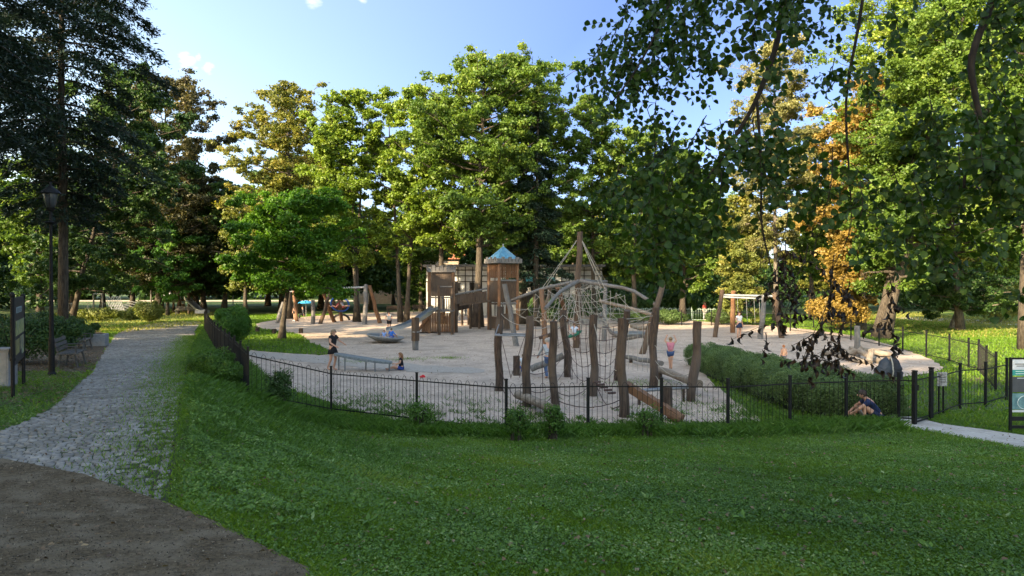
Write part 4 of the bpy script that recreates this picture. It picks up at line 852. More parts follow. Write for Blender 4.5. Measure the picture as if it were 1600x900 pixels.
# ------------------------------------------------------------------ far left play equipment
Y = 68; t = thing('slide_frame', 'far timber frame with metal slide beyond the meadow', 'play frame', G(278, 491))
for px_, top in [(262, 436), (279, 434), (295, 437), (271, 438)]:
    b = MB(); a = G(px_, 491 if px_ != 271 else 488); yy = a[1]; b.tube([a, np.array([a[0], yy, TOP(top, yy)])], [.13, .11], 9, jit=.1); b.build('post', M['woodbrown'], t)
ya = G(262, 491)[1]
b = MB(); b.tube([W_(255, 433, ya), W_(300, 437, ya)], .1, 8, jit=.1); b.build('top_beam', M['woodgrey'], t)
b = MB(); b.box(W_(279, 470, ya) + (0, .7, 0), (2.9, 1.6, .12)); b.build('platform', M['woodbrown'], t)
b = MB(); c = W_(262, 462, ya) + (0, .3, 0); b.tube([c + (-.9, 0, 0), c + (1.0, 0, 0)], .75, 16, cap=False); b.tube([c + (-.9, 0, 0), c + (1.0, 0, 0)], .69, 16, cap=False); b.build('tunnel_tube', M['greymetal'], t, smooth=True)
def slide_part(parent, P, wd=.5, wall=.2, m='steel'):
    P = [np.array(p, float) for p in P]; b = MB(); V = []; F = []
    for i, p in enumerate(P):
        tt = unit(P[min(i + 1, len(P) - 1)] - P[max(i - 1, 0)]); s = unit(np.cross(tt, [0, 0, 1])); n_ = np.cross(s, tt)
        pr = [(-wd / 2 - .03, wall), (-wd / 2, wall), (-wd / 2, .03), (0, 0), (wd / 2, .03), (wd / 2, wall), (wd / 2 + .03, wall), (wd / 2 + .03, -.03), (0, -.05), (-wd / 2 - .03, -.03)]
        V += [p + s * u + n_ * v for u, v in pr]
    k = 10
    for i in range(len(P) - 1):
        for j in range(k): F.append((i * k + j, i * k + (j + 1) % k, (i + 1) * k + (j + 1) % k, (i + 1) * k + j))
    F += [tuple(range(k))[::-1], tuple(range((len(P) - 1) * k, len(P) * k))]
    b.add(V, F); return b.build('slide', M[m], parent)
slide_part(t, [W_(291, 466, ya), W_(295, 470, ya - .2), W_(311, 485, ya - 2), W_(318, 488, ya - 2.4)], wd=.6)
b = MB(); b.box(W_(316, 487, ya - 2.6) + (0, 0, 0), (1.3, .6, .35)); b.build('step', M['concrete'], t)
Y = 74; t = thing('net_climber', 'far grey rope climber beyond the meadow, left of the timber frame', 'rope climber', (PX(185, 74), 74, 0))
for px_, top, py_ in [(146, 458, 483), (160, 459, 485), (236, 453, 484), (250, 460, 484)]:
    b = MB(); b.tube([(PX(px_, Y), Y, 0), (PX(px_, Y), Y, TOP(top, Y))], .09, 8); b.build('post', M['woodgrey'], t)
b = MB(); b.bar((PX(146, Y), Y, TOP(459, Y)), (PX(160, Y), Y, TOP(459, Y)), .1); b.build('crossbar', M['lampgrey'], t)
b = MB()
for i in range(9):
    x0 = PX(166 + i * 2.6, Y); b.tube([(x0, Y, TOP(464, Y)), (x0 + .5, Y - .5, 1.2), (x0 + 1.1, Y - 1, .25)], .03, 4)
for i in range(6):
    z = 1.9 - i * .3; b.tube([(PX(166, Y) + i * .2, Y - i * .16, z), (PX(188, Y) + i * .2, Y - i * .16, z)], .03, 4)
for i in range(5):
    th = np.linspace(.2, math.pi - .2, 7); b.tube([(PX(206, Y) + (1.4 - i * .18) * math.cos(a), Y - .4 * i, .1 + (1.3 - .2 * i) * math.sin(a)) for a in th], .03, 4)
b.build('rope_net', M['lampgrey'], t)
# ------------------------------------------------------------------ building behind the castle
Yb = 72; t = thing('timbered_building', 'long low white building with dark timber grid behind the castle', 'building', (PX(795, Yb), Yb, 0))
x0, x1, zt = PX(666, Yb), PX(941, Yb), TOP(417, Yb)
b = MB(); b.box(((x0 + x1) / 2, Yb + 4, zt / 2), (x1 - x0, 8, zt)); b.build('wall', M['white'], t)
b = MB(); b.box(((x0 + x1) / 2, Yb + 3.9, zt + .12), (x1 - x0 + .6, 8.6, .24)); b.build('roof', M['rooftin'], t)
b = MB()
for py_ in (422, 431, 440): b.box(((x0 + x1) / 2, Yb - .03, TOP(py_, Yb)), (x1 - x0, .08, .09))
for px_ in np.arange(669, 942, 11.6): b.box((PX(px_, Yb), Yb - .035, zt * .5), (.08, .07, zt - .02))
b.build('timber_grid', mat('dark_timber', (.02, .016, .013), (.04, .032, .026), 8, .8), t)
for px_ in (672, 716, 738, 820, 834, 870, 882, 906, 918):
    o_ = MB(); o_.box((PX(px_, Yb), Yb - .01, TOP(448, Yb)), (.62, .1, 1.0)); f = o_.build('window', M['lampgrey'], t)
    o_ = MB(); o_.box((PX(px_, Yb), Yb - .05, TOP(448, Yb)), (.5, .04, .86)); o_.build('pane', M['dark'], f)
b = MB(); b.box((PX(838, Yb), Yb - 1.2, TOP(437, Yb)), (3.6, 2.2, .12), rx=.2); b.build('awning', plain('awning_green', (.05, .22, .18)), t)
b = MB(); b.box((PX(838, Yb), Yb - .08, 1.1), (3.0, .1, 2.2)); b.build('door', M['dark'], t)
t = thing('brick_house', 'reddish roofed house glimpsed between the linden trunks', 'house', (PX(668, 112), 112, 0))
b = MB(); b.box((PX(640, 112), 114, 3.5), (17, 8, 7)); b.build('wall', mat('tan_plaster', (.3, .24, .17), (.4, .33, .25), 3, .9), t)
b = MB(); xx = PX(640, 112); b.add([(xx - 9, 109.5, 7), (xx + 9, 109.5, 7), (xx + 9, 118.5, 7), (xx - 9, 118.5, 7), (xx - 9, 114, 11), (xx + 9, 114, 11)], [(0, 1, 5, 4), (2, 3, 4, 5), (1, 2, 5), (3, 0, 4), (3, 2, 1, 0)]); b.build('roof', mat('red_roof_tiles', (.22, .07, .035), (.34, .13, .07), 9, .85), t)
for i in range(5):
    b = MB(); b.box((xx - 6.4 + i * 3.2, 109.98, 4.2), (1.2, .1, 1.6)); b.build('window', M['dark'], t)
# ------------------------------------------------------------------ castle
t = thing('play_castle', 'wooden play castle of two towers joined by a plank bridge, with a slide', 'play castle', (PX(735, 48), 48, 0))
def post(mb, x, y, z0, z1, r=.11): mb.tube([(x, y, z0), (x + rng.normal() * .01, y, (z0 + z1) / 2), (x, y, z1)], [r, r * .97, r * .93], 8, jit=.08)
def planks(mb, a, b_, z0, z1, wd=.12, gap=.012, th=.035, ragged=.0, skip=0):
    a = np.array(a, float); b_ = np.array(b_, float); L = np.linalg.norm(b_ - a); n = int(L / (wd + gap)); d = (b_ - a) / L; rz = math.atan2(d[1], d[0])
    for i in range(n):
        if rng.random() < skip: continue
        c = a + d * ((i + .5) * L / n); e = ragged * (rng.random() - .5)
        mb.box((c[0], c[1], (z0 + z1 + e) / 2), (L / n - gap, th, z1 - z0 + e), rz=rz)
def merlons(mb, a, b_, z, h=.28, wd=.2, th=.06):
    a = np.array(a, float); b_ = np.array(b_, float); L = np.linalg.norm(b_ - a); n = max(3, int(L / (wd * 1.25))); d = (b_ - a) / L; rz = math.atan2(d[1], d[0])
    mb.bar((*a, z), (*b_, z), th * 1.3, .1)
    for i in range(n):
        c = a + d * ((i + .5) * L / n); mb.box((c[0], c[1], z + .05 + h / 2 + (0 if i % 2 else -.06)), (L / n * .82, th, h - (0 if i % 2 else .12)), rz=rz)
def quad(c, hx, hy, ang):
    ca_, sa_ = math.cos(ang), math.sin(ang)
    return [(c[0] + x * ca_ - y * sa_, c[1] + x * sa_ + y * ca_) for x, y in [(-hx, -hy), (hx, -hy), (hx, hy), (-hx, hy)]]
YT = 47.5; zl = lambda py, Y=YT: TOP(py, Y)
# left tower
cL = (PX(687, YT), YT + 1.0); qL = quad(cL, .8, .78, .12)
for (x, y) in qL: b = MB(); post(b, x, y, -.1, zl(424), .12); b.build('post', M['woodred'], t)
b = MB()
for i in range(4): planks(b, qL[i], qL[(i + 1) % 4], zl(463), zl(425), ragged=.06) if i != 5 else None
b.build('wall_planks', M['woodbrown'], t)
b = MB(); qm = quad(cL, .94, .92, .12)
for i in range(4): merlons(b, qm[i], qm[(i + 1) % 4], zl(424), .36)
b.build('battlement', M['woodgrey'], t)
b = MB(); b.box((cL[0], cL[1], zl(486)), (1.74, 1.7, .1), rz=.12); b.build('deck', M['woodbrown'], t)
b = MB(); planks(b, (qL[0][0] - .5, qL[0][1] - .1), (qL[1][0], qL[1][1] - .1), .1, zl(489), .14, .015); planks(b, qL[1], qL[2], .1, zl(489), .14, .015); planks(b, qL[3], (qL[0][0] - .5, qL[0][1] - .1), .1, zl(489), .14, .015); b.build('base_planks', M['woodred'], t)
# front landing of left tower
fl = [(PX(686, 46), 46.0), (PX(706, 46), 46.2)]
for (x, y), tp in zip(fl, (446, 441)): b = MB(); post(b, x, y, -.1, zl(tp, 46), .1); b.build('post', M['woodbrown'], t)
b = MB(); b.tube([(PX(672, 46.6), 46.6, zl(465, 46)), (PX(706, 46), 46.0, zl(465, 46))], .05, 7); b.tube([(PX(686, 46), 46, zl(448, 46)), (PX(706, 46), 46.1, zl(448, 46))], .05, 7); b.build('rail', M['woodgrey'], t)
b = MB(); b.box((PX(692, 46.4), 46.7, zl(486, 46)), (1.4, 1.3, .1)); b.build('landing', M['woodgrey'], t)
b = MB(); planks(b, fl[0], fl[1], zl(484, 46), zl(467, 46), .07, .07); b.build('balusters', M['woodgrey'], t)
# right tower
cR = (PX(786, 50), 50.6); qR = quad(cR, .76, .72, .55)
for (x, y) in qR: b = MB(); post(b, x, y, -.1, zl(410, 50), .12); b.build('post', M['woodred'], t)
b = MB()
for i in range(4):
    planks(b, qR[i], qR[(i + 1) % 4], zl(434, 50), zl(413, 50), .05, .07)
b.build('upper_balusters', M['woodred'], t)
b = MB()
for i in (0, 1, 3): planks(b, qR[i], qR[(i + 1) % 4], zl(472, 50), zl(440, 50), .1, .012)
b.build('wall_planks', M['woodbrown'], t)
b = MB()
for i in (0, 1): b.bar((*qR[i], zl(438, 50)), (*qR[(i + 1) % 4], zl(438, 50)), .1, .12); b.bar((*qR[i], zl(474, 50)), (*qR[(i + 1) % 4], zl(474, 50)), .1, .12)
b.build('rail', M['woodgrey'], t)
b = MB(); b.box((cR[0], cR[1], zl(475, 50)), (1.5, 1.42, .1), rz=.55); b.box((cR[0], cR[1], zl(439, 50)), (1.5, 1.42, .08), rz=.55); b.build('deck', M['woodbrown'], t)
b = MB(); qm = quad(cR, 1.0, .96, .55)
for i in range(4): merlons(b, qm[i], qm[(i + 1) % 4], zl(410, 50), .34)
b.box((cR[0], cR[1], zl(411, 50)), (1.96, 1.88, .07), rz=.55)
b.build('battlement', M['woodgrey'], t)
b = MB(); qr_ = quad(cR, .8, .77, .55); apex = (cR[0], cR[1], zl(384, 50)); zr = zl(404, 50)
V = [(x, y, zr) for x, y in qr_] + [apex]; 
for i in range(4):
    a_, c_ = np.array(V[i]), np.array(V[(i + 1) % 4]); ap = np.array(apex)
    for r_ in range(9):
        s0, s1 = r_ / 9, (r_ + 1) / 9; o_ = unit((a_ + c_) / 2 - ap * (1, 1, 0) - (0, 0, zr)) * (.035) ; o_[2] = .0
        b.add([a_ + (ap - a_) * s0 + o_, c_ + (ap - c_) * s0 + o_, c_ + (ap - c_) * s1, a_ + (ap - a_) * s1, a_ + (ap - a_) * s0, c_ + (ap - c_) * s0], [(0, 1, 2, 3), (4, 5, 1, 0)])
b.build('roof', M['blue'], t)
b = MB(); b.ell(np.array(apex) + (0, 0, .06), (.06, .06, .12), 8, 5); b.build('finial', M['lampgrey'], t)
b = MB(); planks(b, qR[0], qR[1], .15, zl(490, 50), .14, .03); planks(b, qR[3], qR[0], .15, zl(495, 50), .14, .03, skip=.2); b.build('base_planks', M['woodbrown'], t)
# bridge
A = np.array([PX(712, 48.2), 48.4]); B_ = np.array([PX(760, 49.6), 49.8])
b = MB(); b.bar((*A, zl(476, 48.5)), (*B_, zl(470, 50)), 1.2, .12); b.build('bridge_deck', M['woodbrown'], t)
for off in (-.6, .6):
    b = MB(); a_ = A + (0, off); c_ = B_ + (0, off); L = np.linalg.norm(c_ - a_); n_ = 15
    for i in range(n_):
        s = (i + .5) / n_; q = a_ + (c_ - a_) * s; zb_ = zl(476, 48.5) * (1 - s) + zl(470, 50) * s
        b.box((q[0], q[1], zb_ + .36), (L / n_ - .04, .035, .62 + .05 * rng.random()), rz=.45)
    b.build('bridge_side', M['woodbrown'], t)
    b = MB(); b.tube([(*a_, zl(460, 48.5)), (*c_, zl(451, 50))], .06, 8); b.build('bridge_rail', M['woodgrey'], t)
for px_, py_, tp in [(713, 520, 440), (735, 514, 452), (749, 514, 445), (722, 509, 476), (732, 508, 478), (766, 516, 470), (779, 517, 470)]:
    a_ = G(px_, py_); b = MB(); post(b, a_[0], a_[1], -.1, TOP(tp, a_[1]), .1); b.build('post', M['woodbrown'], t)
b = MB(); a_ = G(735, 514); c_ = G(749, 514); planks(b, a_[:2], c_[:2], .15, zl(478), .1, .02); a_ = G(713, 518); planks(b, a_[:2], G(733, 510)[:2], zl(488), zl(473), .12, .02); b.build('panel', M['darklog'], t)
# slide of the castle
slide_part(t, [W_(682, 482, 46.2), W_(676, 484, 45.9), W_(664, 493, 45.0), W_(652, 501, 44.2), W_(636, 509, 43.2), W_(620, 514, 42.6), W_(606, 516.5, 42.3)], wd=.5, wall=.18)
b = MB(); b.add([(qL[0][0] - 1.0, qL[0][1] - .3, 0), (qL[0][0] - .1, qL[0][1] - .3, 1.2), (qL[0][0] - .1, qL[0][1] + 1.0, 1.2), (qL[0][0] - 1.0, qL[0][1] + 1, 0), (qL[0][0] - .9, qL[0][1] - .3, -.05), (qL[0][0], qL[0][1] - .3, 1.1), (qL[0][0], qL[0][1] + 1.0, 1.1), (qL[0][0] - .9, qL[0][1] + 1, -.05)], [(0, 1, 2, 3), (4, 7, 6, 5), (0, 4, 5, 1), (1, 5, 6, 2), (2, 6, 7, 3), (3, 7, 4, 0)]); b.build('climbing_ramp', M['woodred'], t)
# leaning pole by the castle
# ------------------------------------------------------------------ squared post on the sand
t = thing('squared_post', 'thick squared weathered post in front of the metal slide', 'post', G(649, 548)); p = G(649, 548)
b = MB(); b.tube([p + (0, 0, -.1), p + (0, 0, .5)], [.15, .16], 4); b.build('foot', M['woodgrey'], t); b = MB(); b.tube([p + (0, 0, .5), p + (0, 0, .95), p + (0, 0, 1.68)], [.2, .2, .19], 4, jit=.05); b.build('shaft', M['woodbrown'], t)
b = MB(); b.lathe(p + (0, 0, .92), [(.205, 0), (.21, .03), (.205, .06)], 4); b.build('band', M['greymetal'], t)
# three short stumps on the lawn edge
for px_, py_, lb in [(402, 519, 'short dark stump nearest the round bush'), (428, 522, 'short dark stump directly left of the maple trunk'), (470, 521, 'short dark stump right of the maple trunk')]:
    p = G(px_, py_); b = MB(); b.tube([p + (0, 0, -.05), p + (0, 0, .34)], [.15, .14], 10, jit=.12); b.build('tree_stump', M['darklog'], label=lb, cat='stump', group='stumps at the lawn edge', loc=p)
# spinning dish
p = G(601, 536); t = thing('spinning_dish', 'grey tilted spinning dish on the sand', 'roundabout', p); Mx = Matrix.Rotation(R(6), 3, 'Y')
def tl(mb): mb.v = [(v - p) @ np.array(Mx).T + p for v in mb.v]; return mb
b = MB(); b.lathe(p + (0, 0, .05), [(.05, 0), (.55, .06), (.95, .22), (1.04, .34), (1.0, .36), (.9, .27), (.5, .14), (.05, .1)], 32); tl(b).build('dish', M['greymetal'], t, smooth=True)
b = MB(); b.tube([p + (1.03 * math.cos(a), 1.03 * math.sin(a), .4) for a in np.linspace(0, 2 * math.pi, 32, endpoint=False)], .035, 6, closed=True); tl(b).build('rim', M['lampgrey'], t, smooth=True)
b = MB(); b.cyl(p + (0, 0, -.05), p + (0, 0, .12), .18); b.build('hub', M['greymetal'], t)
# rocking slab on legs
A = W_(522, 554.5, 27.6); B_ = W_(612, 568.5, 27.2)
t = thing('balance_slab', 'long grey oval slab on thin metal legs, tilted to the right', 'balance slab', ((A[0] + B_[0]) / 2, 27.5, 0))
b = MB(); d = B_ - A; L = np.linalg.norm(d); dd = d / L; sd = unit(np.cross(dd, [0, 0, 1])); up = np.cross(sd, dd); n_ = 36; V = []
for z_, q in ((0, 1), (.075, 1.0), (.09, .95)):
    for i in range(n_):
        a_ = i / n_ * 6.2832; cx_, sy_ = math.cos(a_), math.sin(a_)
        V.append((A + B_) / 2 + dd * L / 2 * math.copysign(abs(cx_) ** .6, cx_) * q + sd * .3 * math.copysign(abs(sy_) ** .8, sy_) * q + up * (z_ - .03 * (1 - abs(cx_))))
F = [(i, (i + 1) % n_, n_ + (i + 1) % n_, n_ + i) for i in range(n_)] + [(n_ + i, n_ + (i + 1) % n_, 2 * n_ + (i + 1) % n_, 2 * n_ + i) for i in range(n_)] + [tuple(range(n_))[::-1], tuple(range(2 * n_, 3 * n_))]
b.add(V, F); b.build('slab', mat('grey_rubber_top', (.11, .125, .13), (.19, .21, .215), 14, .85, .004), t)
for u, s_ in [(.05, -.16), (.22, .18), (.52, -.2), (.74, .18), (.94, -.12)]:
    q = A + d * u + sd * s_; b = MB(); b.cyl((q[0], q[1], -.05), q + (0, 0, .01), .028); b.build('leg', M['greymetal'], t)
p = G(660, 591); b = MB(); b.box(p + (0, 0, .04), (.2, .12, .07), rz=.2); b.ell(p + (.02, 0, .08), (.07, .05, .04), 8, 5); b.build('toy', plain('red_plastic', (.6, .02, .03), .4), label='small red plastic toy lying on the sand', cat='toy', bevel=.012, loc=p)
# ------------------------------------------------------------------ nest swing
ys = G(500, 505.5)[1]
t = thing('nest_swing', 'timber swing frame carrying a blue nest basket', 'swing', (PX(535, ys), ys, 0))
def logp(parent, pa, pb, ya_, yb_, r, m='woodbrown', nm='post'):
    a_ = W_(*pa, ya_); c_ = W_(*pb, yb_)
    if c_[2] < .25: c_[2] = -.05
    b = MB(); k = 6; s = np.linspace(0, 1, k)[:, None]; P = a_ + (c_ - a_) * s + rng.normal(size=(k, 3)) * r * .22 * np.sin(s * math.pi)
    b.tube(P, np.linspace(r * .9, r * 1.05, k), 9, jit=.12); return b.build(nm, M[m], parent, smooth=False)
yt = ys - .3
logp(t, (519, 450), (500, 506), yt, ys - .8, .16); logp(t, (504, 454), (523, 503), yt, ys + 1.6, .16, 'woodred')
logp(t, (572, 445), (570, 508), yt, ys - 1.5, .19, 'woodgrey'); logp(t, (577, 446), (594, 504), yt, ys, .17, 'woodred')
logp(t, (527, 452), (534, 500), yt + .3, ys + 3, .14, 'woodred')
b = MB(); b.tube([W_(512, 451, yt), W_(578, 448.5, yt)], .09, 10); b.build('crossbar', M['lampgrey'], t)
cB = W_(531, 475, ys - 1.3); Mn = np.array(Matrix.Rotation(R(-58), 3, 'X')); b = MB()
b.tube([cB + Mn @ np.array([.72 * math.cos(a), .72 * math.sin(a), 0]) for a in np.linspace(0, 6.2832, 28, endpoint=False)], .07, 8, closed=True); bask = b.build('basket_rim', plain('blue_rope_ring', (.02, .10, .42)), t, smooth=True)
b = MB()
for i in range(-5, 6):
    s = i / 5.5 * .7; hw_ = math.sqrt(.7 ** 2 - s ** 2)
    for f in (0, 1):
        P = [(s, u * hw_, -.16 * (1 - u * u)) if f else (u * hw_, s, -.16 * (1 - u * u)) for u in np.linspace(-1, 1, 6)]
        b.tube([cB + Mn @ np.array(q) for q in P], .014, 4)
b.build('basket_net', M['ropedark'], bask)
b = MB()
for a in (.5, 2.64, 3.64, 5.78):
    b.tube([cB + Mn @ np.array([.72 * math.cos(a), .72 * math.sin(a), 0]), W_(519 if math.cos(a) < 0 else 546, 451, yt)], .013, 4)
b.build('rope', M['ropedark'], t)
b = MB(); q = G(532, 501); b.tube([q + (.75 * math.cos(a), .2, .0 + .55 * math.sin(a)) for a in np.linspace(0, math.pi, 10)], .1, 8); b.build('tyre', plain('black_rubber', (.015, .015, .016)), label='black half tyre standing in the sand under the nest swing', cat='tyre', loc=q)
t = thing('toddler_swing', 'second timber swing half hidden behind the maple trunk', 'swing', (PX(462, ys + 2), ys + 2, 0))
logp(t, (443, 472), (433, 503), ys, ys, .17, 'woodgrey'); logp(t, (489, 469), (489, 505), ys - 1, ys - 1, .17, 'woodgrey'); logp(t, (459, 454), (464, 500), ys + 3, ys + 3, .14, 'woodred')
b = MB(); b.tube([W_(452, 455, ys + 3), W_(496, 456, ys + 3)], .08, 8); b.build('crossbar', M['lampgrey'], t)
# ------------------------------------------------------------------ net structure with mast
Ym = 37
t = thing('rope_pyramid', 'rope climbing structure hung under silvery beams from a tall central mast', 'climbing structure', (PX(902, Ym), Ym, 0))
logp(t, (906, 362), (900, 544), Ym, Ym, .17, 'woodbrown', 'mast')
hub = W_(904, 439, Ym)
ends = {'l': W_(795, 471, 38.6), 'r': W_(1026, 477, 34.2), 'f': W_(852, 482, 32.6), 'b': W_(948, 440, 42)}
for k_, pm in (('l', (848, 452, 37.8)), ('r', (985, 453, 35.4)), ('f', (876, 456, 34.8)), ('b', (925, 441, 39.5))):
    b = MB(); P = np.array([hub, W_(*pm) + (0, 0, .05), ends[k_]]); tt = np.linspace(0, 2, 8); P = np.stack([np.interp(tt, [0, 1, 2], P[:, j]) for j in range(3)], 1); b.tube(P, np.linspace(.10, .085, 8), 9, jit=.08); b.build('beam', M['woodgrey'], t)
logp(t, (788, 444), (807, 541), 38.6, 38, .15, 'woodgrey', 'post'); logp(t, (1036, 444), (1003, 554), 34, 33.8, .15, 'woodbrown', 'post')
logp(t, (846, 453), (855, 549), 36.6, 35.4, .14, 'woodred', 'post'); logp(t, (871, 449), (886, 500), 38, 40, .13, 'woodred', 'post'); logp(t, (946, 438), (943, 534), 42, 41, .13, 'woodgrey', 'post')
logp(t, (861, 446), (852, 478), 41, 44, .1, 'log', 'post')
b = MB()
cs_ = [ends['l'], ends['f'], ends['r'], ends['b']]
def rope(mb, a_, c_, sag=.1, r=.010, k=7, wob=0):
    a_ = np.array(a_, float); c_ = np.array(c_, float); s = np.linspace(0, 1, k)[:, None]; L = np.linalg.norm(c_ - a_)
    mb.tube(a_ + (c_ - a_) * s - np.array([0, 0, 1.]) * sag * L * 4 * s * (1 - s) + (wob * rng.normal(size=(k, 3)) * np.sin(s * math.pi)), r, 4, cap=False)
mt = W_(906, 366, Ym)
for e, q in ((ends['l'], .5), (ends['l'], .56), (ends['r'], .30), (ends['r'], .36), (ends['b'], .85), (ends['b'], .97)): rope(b, mt - (0, 0, .1), hub + (e - hub) * q, 0, .016)
b.build('stay_ropes', M['rope'], t)
b = MB(); cen = np.array([hub[0], hub[1], 1.35]); ring = {}
nR = 12
def rim(i, lev):
    a_ = i / nR * 4; k0 = int(a_) % 4; f = a_ - int(a_); e = cs_[k0] * (1 - f) + cs_[(k0 + 1) % 4] * f
    hb = np.array([hub[0], hub[1], 0]); rr = [.2, .42, .64, .84, 1.0][lev]; zz_ = [1.25, 1.2, 1.35, 1.65, 2.15][lev] - .12 * math.sin(f * math.pi)
    q = hb + (e * (1, 1, 0) - hb) * rr * (1 - .16 * math.sin(f * math.pi)); q[2] = zz_ + .1 * math.sin(i * 2.7 + lev); return q
for i in range(nR):
    for l in range(4): rope(b, rim(i, l), rim(i, l + 1), .04)
    for l in (0, 1, 3, 4): rope(b, rim(i, l), rim(i + 1, l), .05)
    rope(b, rim(i, 0), hub - (0, 0, .3), -.02); rope(b, rim(i, 2), hub - (0, 0, .25), .03); rope(b, rim(i, 3), hub + (cs_[int(i / nR * 4) % 4] - hub) * .5, .05)
for k_ in range(4):
    for j in range(3):
        s0 = .25 + .18 * j; q = hub + (cs_[k_] - hub) * s0; q2 = hub + (cs_[(k_ + 1) % 4] - hub) * (s0 - .05); rope(b, q, q2, .10, .012)
        rope(b, q, rim(k_ * 3, min(4, 1 + j // 2)), .03, .012)
for j in range(3): 
    i = rng.integers(0, nR); l = rng.integers(0, 4); rope(b, rim(i, l), rim(i + rng.integers(1, 3), min(4, l + 1)), .06, .011)
b.build('climbing_net', M['rope'], t)
for j in range(7): b = MB(); q = rim(j + 1, 3); rope(b, q, (q[0] + .15 * rng.normal(), q[1], .05), 0, .013); b.build('hanging_rope', M['ropedark'], t)
for j in range(5): b = MB(); rope(b, (2.3 + j * .5, 36.2, 1.25), (2.4 + j * .5, 36, .1), .02, .011); b.build('hanging_rope', M['ropedark'], t)
b = MB(); b.tube([W_(937, 470, 38), W_(985, 482, 37), W_(1028, 494, 36)], .1, 8, jit=.1); b.build('log_seat', M['log'], t)
b = MB(); b.tube([W_(985, 508, 36.5), W_(1000, 513, 36.5), W_(1020, 511, 36)], .12, 8, jit=.1); b.build('log_seat', M['log'], t)
b = MB(); b.tube([W_(942, 498, 37.5), W_(955, 520, 37), W_(978, 530, 36.5), W_(1000, 525, 36)], .09, 8, jit=.1); b.build('log_seat', M['woodgrey'], t)
b = MB(); b.tube([W_(842, 528, 36.5), W_(862, 523, 36.5)], .09, 8, jit=.1); b.build('log_seat', M['woodbrown'], t)
# green round seat swing in it
pS = W_(898, 524, 34.5)
b = MB(); b.lathe(pS, [(.05, -.06), (.3, -.02), (.42, .05), (.44, .1), (.38, .1), (.3, .03), (.05, -.01)], 20); b.v = [(v - pS) @ np.array(Matrix.Rotation(R(-24), 3, 'Y')).T + pS for v in b.v]
gs = b.build('dish_seat', plain('green_plastic', (.01, .16, .10), .5), t, smooth=True)
b = MB()
for sx in (-.4, .4): rope(b, pS + (sx, 0, .05 - sx * .35), W_(898, 470, 35.5), 0, .012)
b.build('seat_rope', M['rope'], gs)
# dark far disc
p = G(982, 527); t2 = thing('ground_disc', 'dark low turning disc behind the rope structure', 'roundabout', p); b = MB(); b.lathe(p, [(.2, 0), (.9, .12), (1.2, .3), (1.1, .33), (.2, .25)], 24); b.build('disc', M['greymetal'], t2, smooth=True); b = MB(); b.cyl(p + (0, 0, -.05), p + (0, 0, .1), .3); b.build('hub', M['greymetal'], t2)
# ------------------------------------------------------------------ ropes course with dark robinia posts
t = thing('ropes_course', 'low ropes course of dark crooked posts near the front fence', 'ropes course', (PX(925, 20), 20, 0))
posts = {}
def rpost(key, pt, pb, r, lean=0):
    g = G(*pb); Y_ = g[1]; tp = W_(pt[0], pt[1], Y_ + lean); k = 9; s = np.linspace(0, 1, k)[:, None]
    P = np.array([g[0], g[1], -.1]) + (tp - np.array([g[0], g[1], -.1])) * s; wv = rng.normal() * 2
    P[:, 0] += (np.sin(s[:, 0] * 5.5 + wv) * r * .55) * np.sin(s[:, 0] * math.pi); P[:, 1] += np.cos(s[:, 0] * 4 + wv) * r * .3 * np.sin(s[:, 0] * math.pi)
    b = MB(); b.tube(P, r * (1.12 - .14 * s[:, 0] + .06 * np.sin(s[:, 0] * 9 + wv)), 12, jit=.10); b.build('post', M['darklog'], t, smooth=False)
    posts[key] = lambda z, P=P: np.array([np.interp(z, P[:, 2], P[:, j]) for j in range(2)] + [z])
rpost(1, (782, 479), (779, 612), .115); rpost(2, (828, 494), (823, 637), .115); rpost(3, (865, 502), (867, 645), .105); rpost(4, (880, 484), (887, 590), .12)
rpost(5, (928, 492), (926, 620), .12); rpost(6, (972, 497), (975, 653), .12); rpost(7, (980, 485), (964, 595), .12, -.8); rpost(8, (1025, 480), (1020, 608), .125); rpost(9, (1090, 502), (1080, 628), .125)
def lograw(pa, pb, r, m='log', nm='log'):
    b = MB(); a_ = W_(*pa); c_ = W_(*pb); s = np.linspace(0, 1, 6)[:, None]; b.tube(a_ + (c_ - a_) * s + rng.normal(size=(6, 3)) * r * .12, r, 14, jit=.05); return b.build(nm, M[m], t)
lg = lograw((808, 617, 20.3), (860, 638, 17.7), .125)
lograw((829, 576, 25.4), (880, 556, 25.4), .12, 'woodgrey')
# notched tilted beam
A = W_(977, 603, 18.3); B_ = np.array([PX(1061, 17.4), 17.4, .12]); b = MB(); L = np.linalg.norm(B_ - A); dd = (B_ - A) / L
b.bar(A, B_, .24, .16)
for i in range(7): q = A + (B_ - A) * (i + .5) / 7; up = np.cross(np.cross(dd, [0, 0, 1]), dd); b.bar(q - dd * .12 + unit(up) * .1, q + dd * .12 + unit(up) * .075, .23, .06)
b.tube([B_ - dd * .25, B_ + dd * .08], .15, 12); b.build('notched_beam', M['woodred'], t)
b = MB()
def net(mb, k1, k2, z0, z1, nh, nv, r=.011, sag=.12):
    p_, q_ = posts[k1], posts[k2]
    for i in range(nh + 1): z = z0 + (z1 - z0) * i / nh; rope(mb, p_(z), q_(z), sag * (1.2 - i / nh), r)
    for j in range(1, nv):
        s = j / nv; P = []
        for i in range(nh + 1):
            z = z0 + (z1 - z0) * i / nh; a_, c_ = p_(z), q_(z); L = np.linalg.norm(c_ - a_); P.append(a_ + (c_ - a_) * s - np.array([0, 0, 1]) * sag * (1.2 - i / nh) * L * 4 * s * (1 - s))
        mb.tube(P, r, 4, cap=False)
        for q in P[1:-1]: mb.ell(q, (.024, .024, .03), 5, 4)
net(b, 4, 5, .35, 2.2, 5, 5); net(b, 5, 7, .4, 2.1, 5, 5); net(b, 2, 4, .5, 1.9, 3, 3, sag=.06)
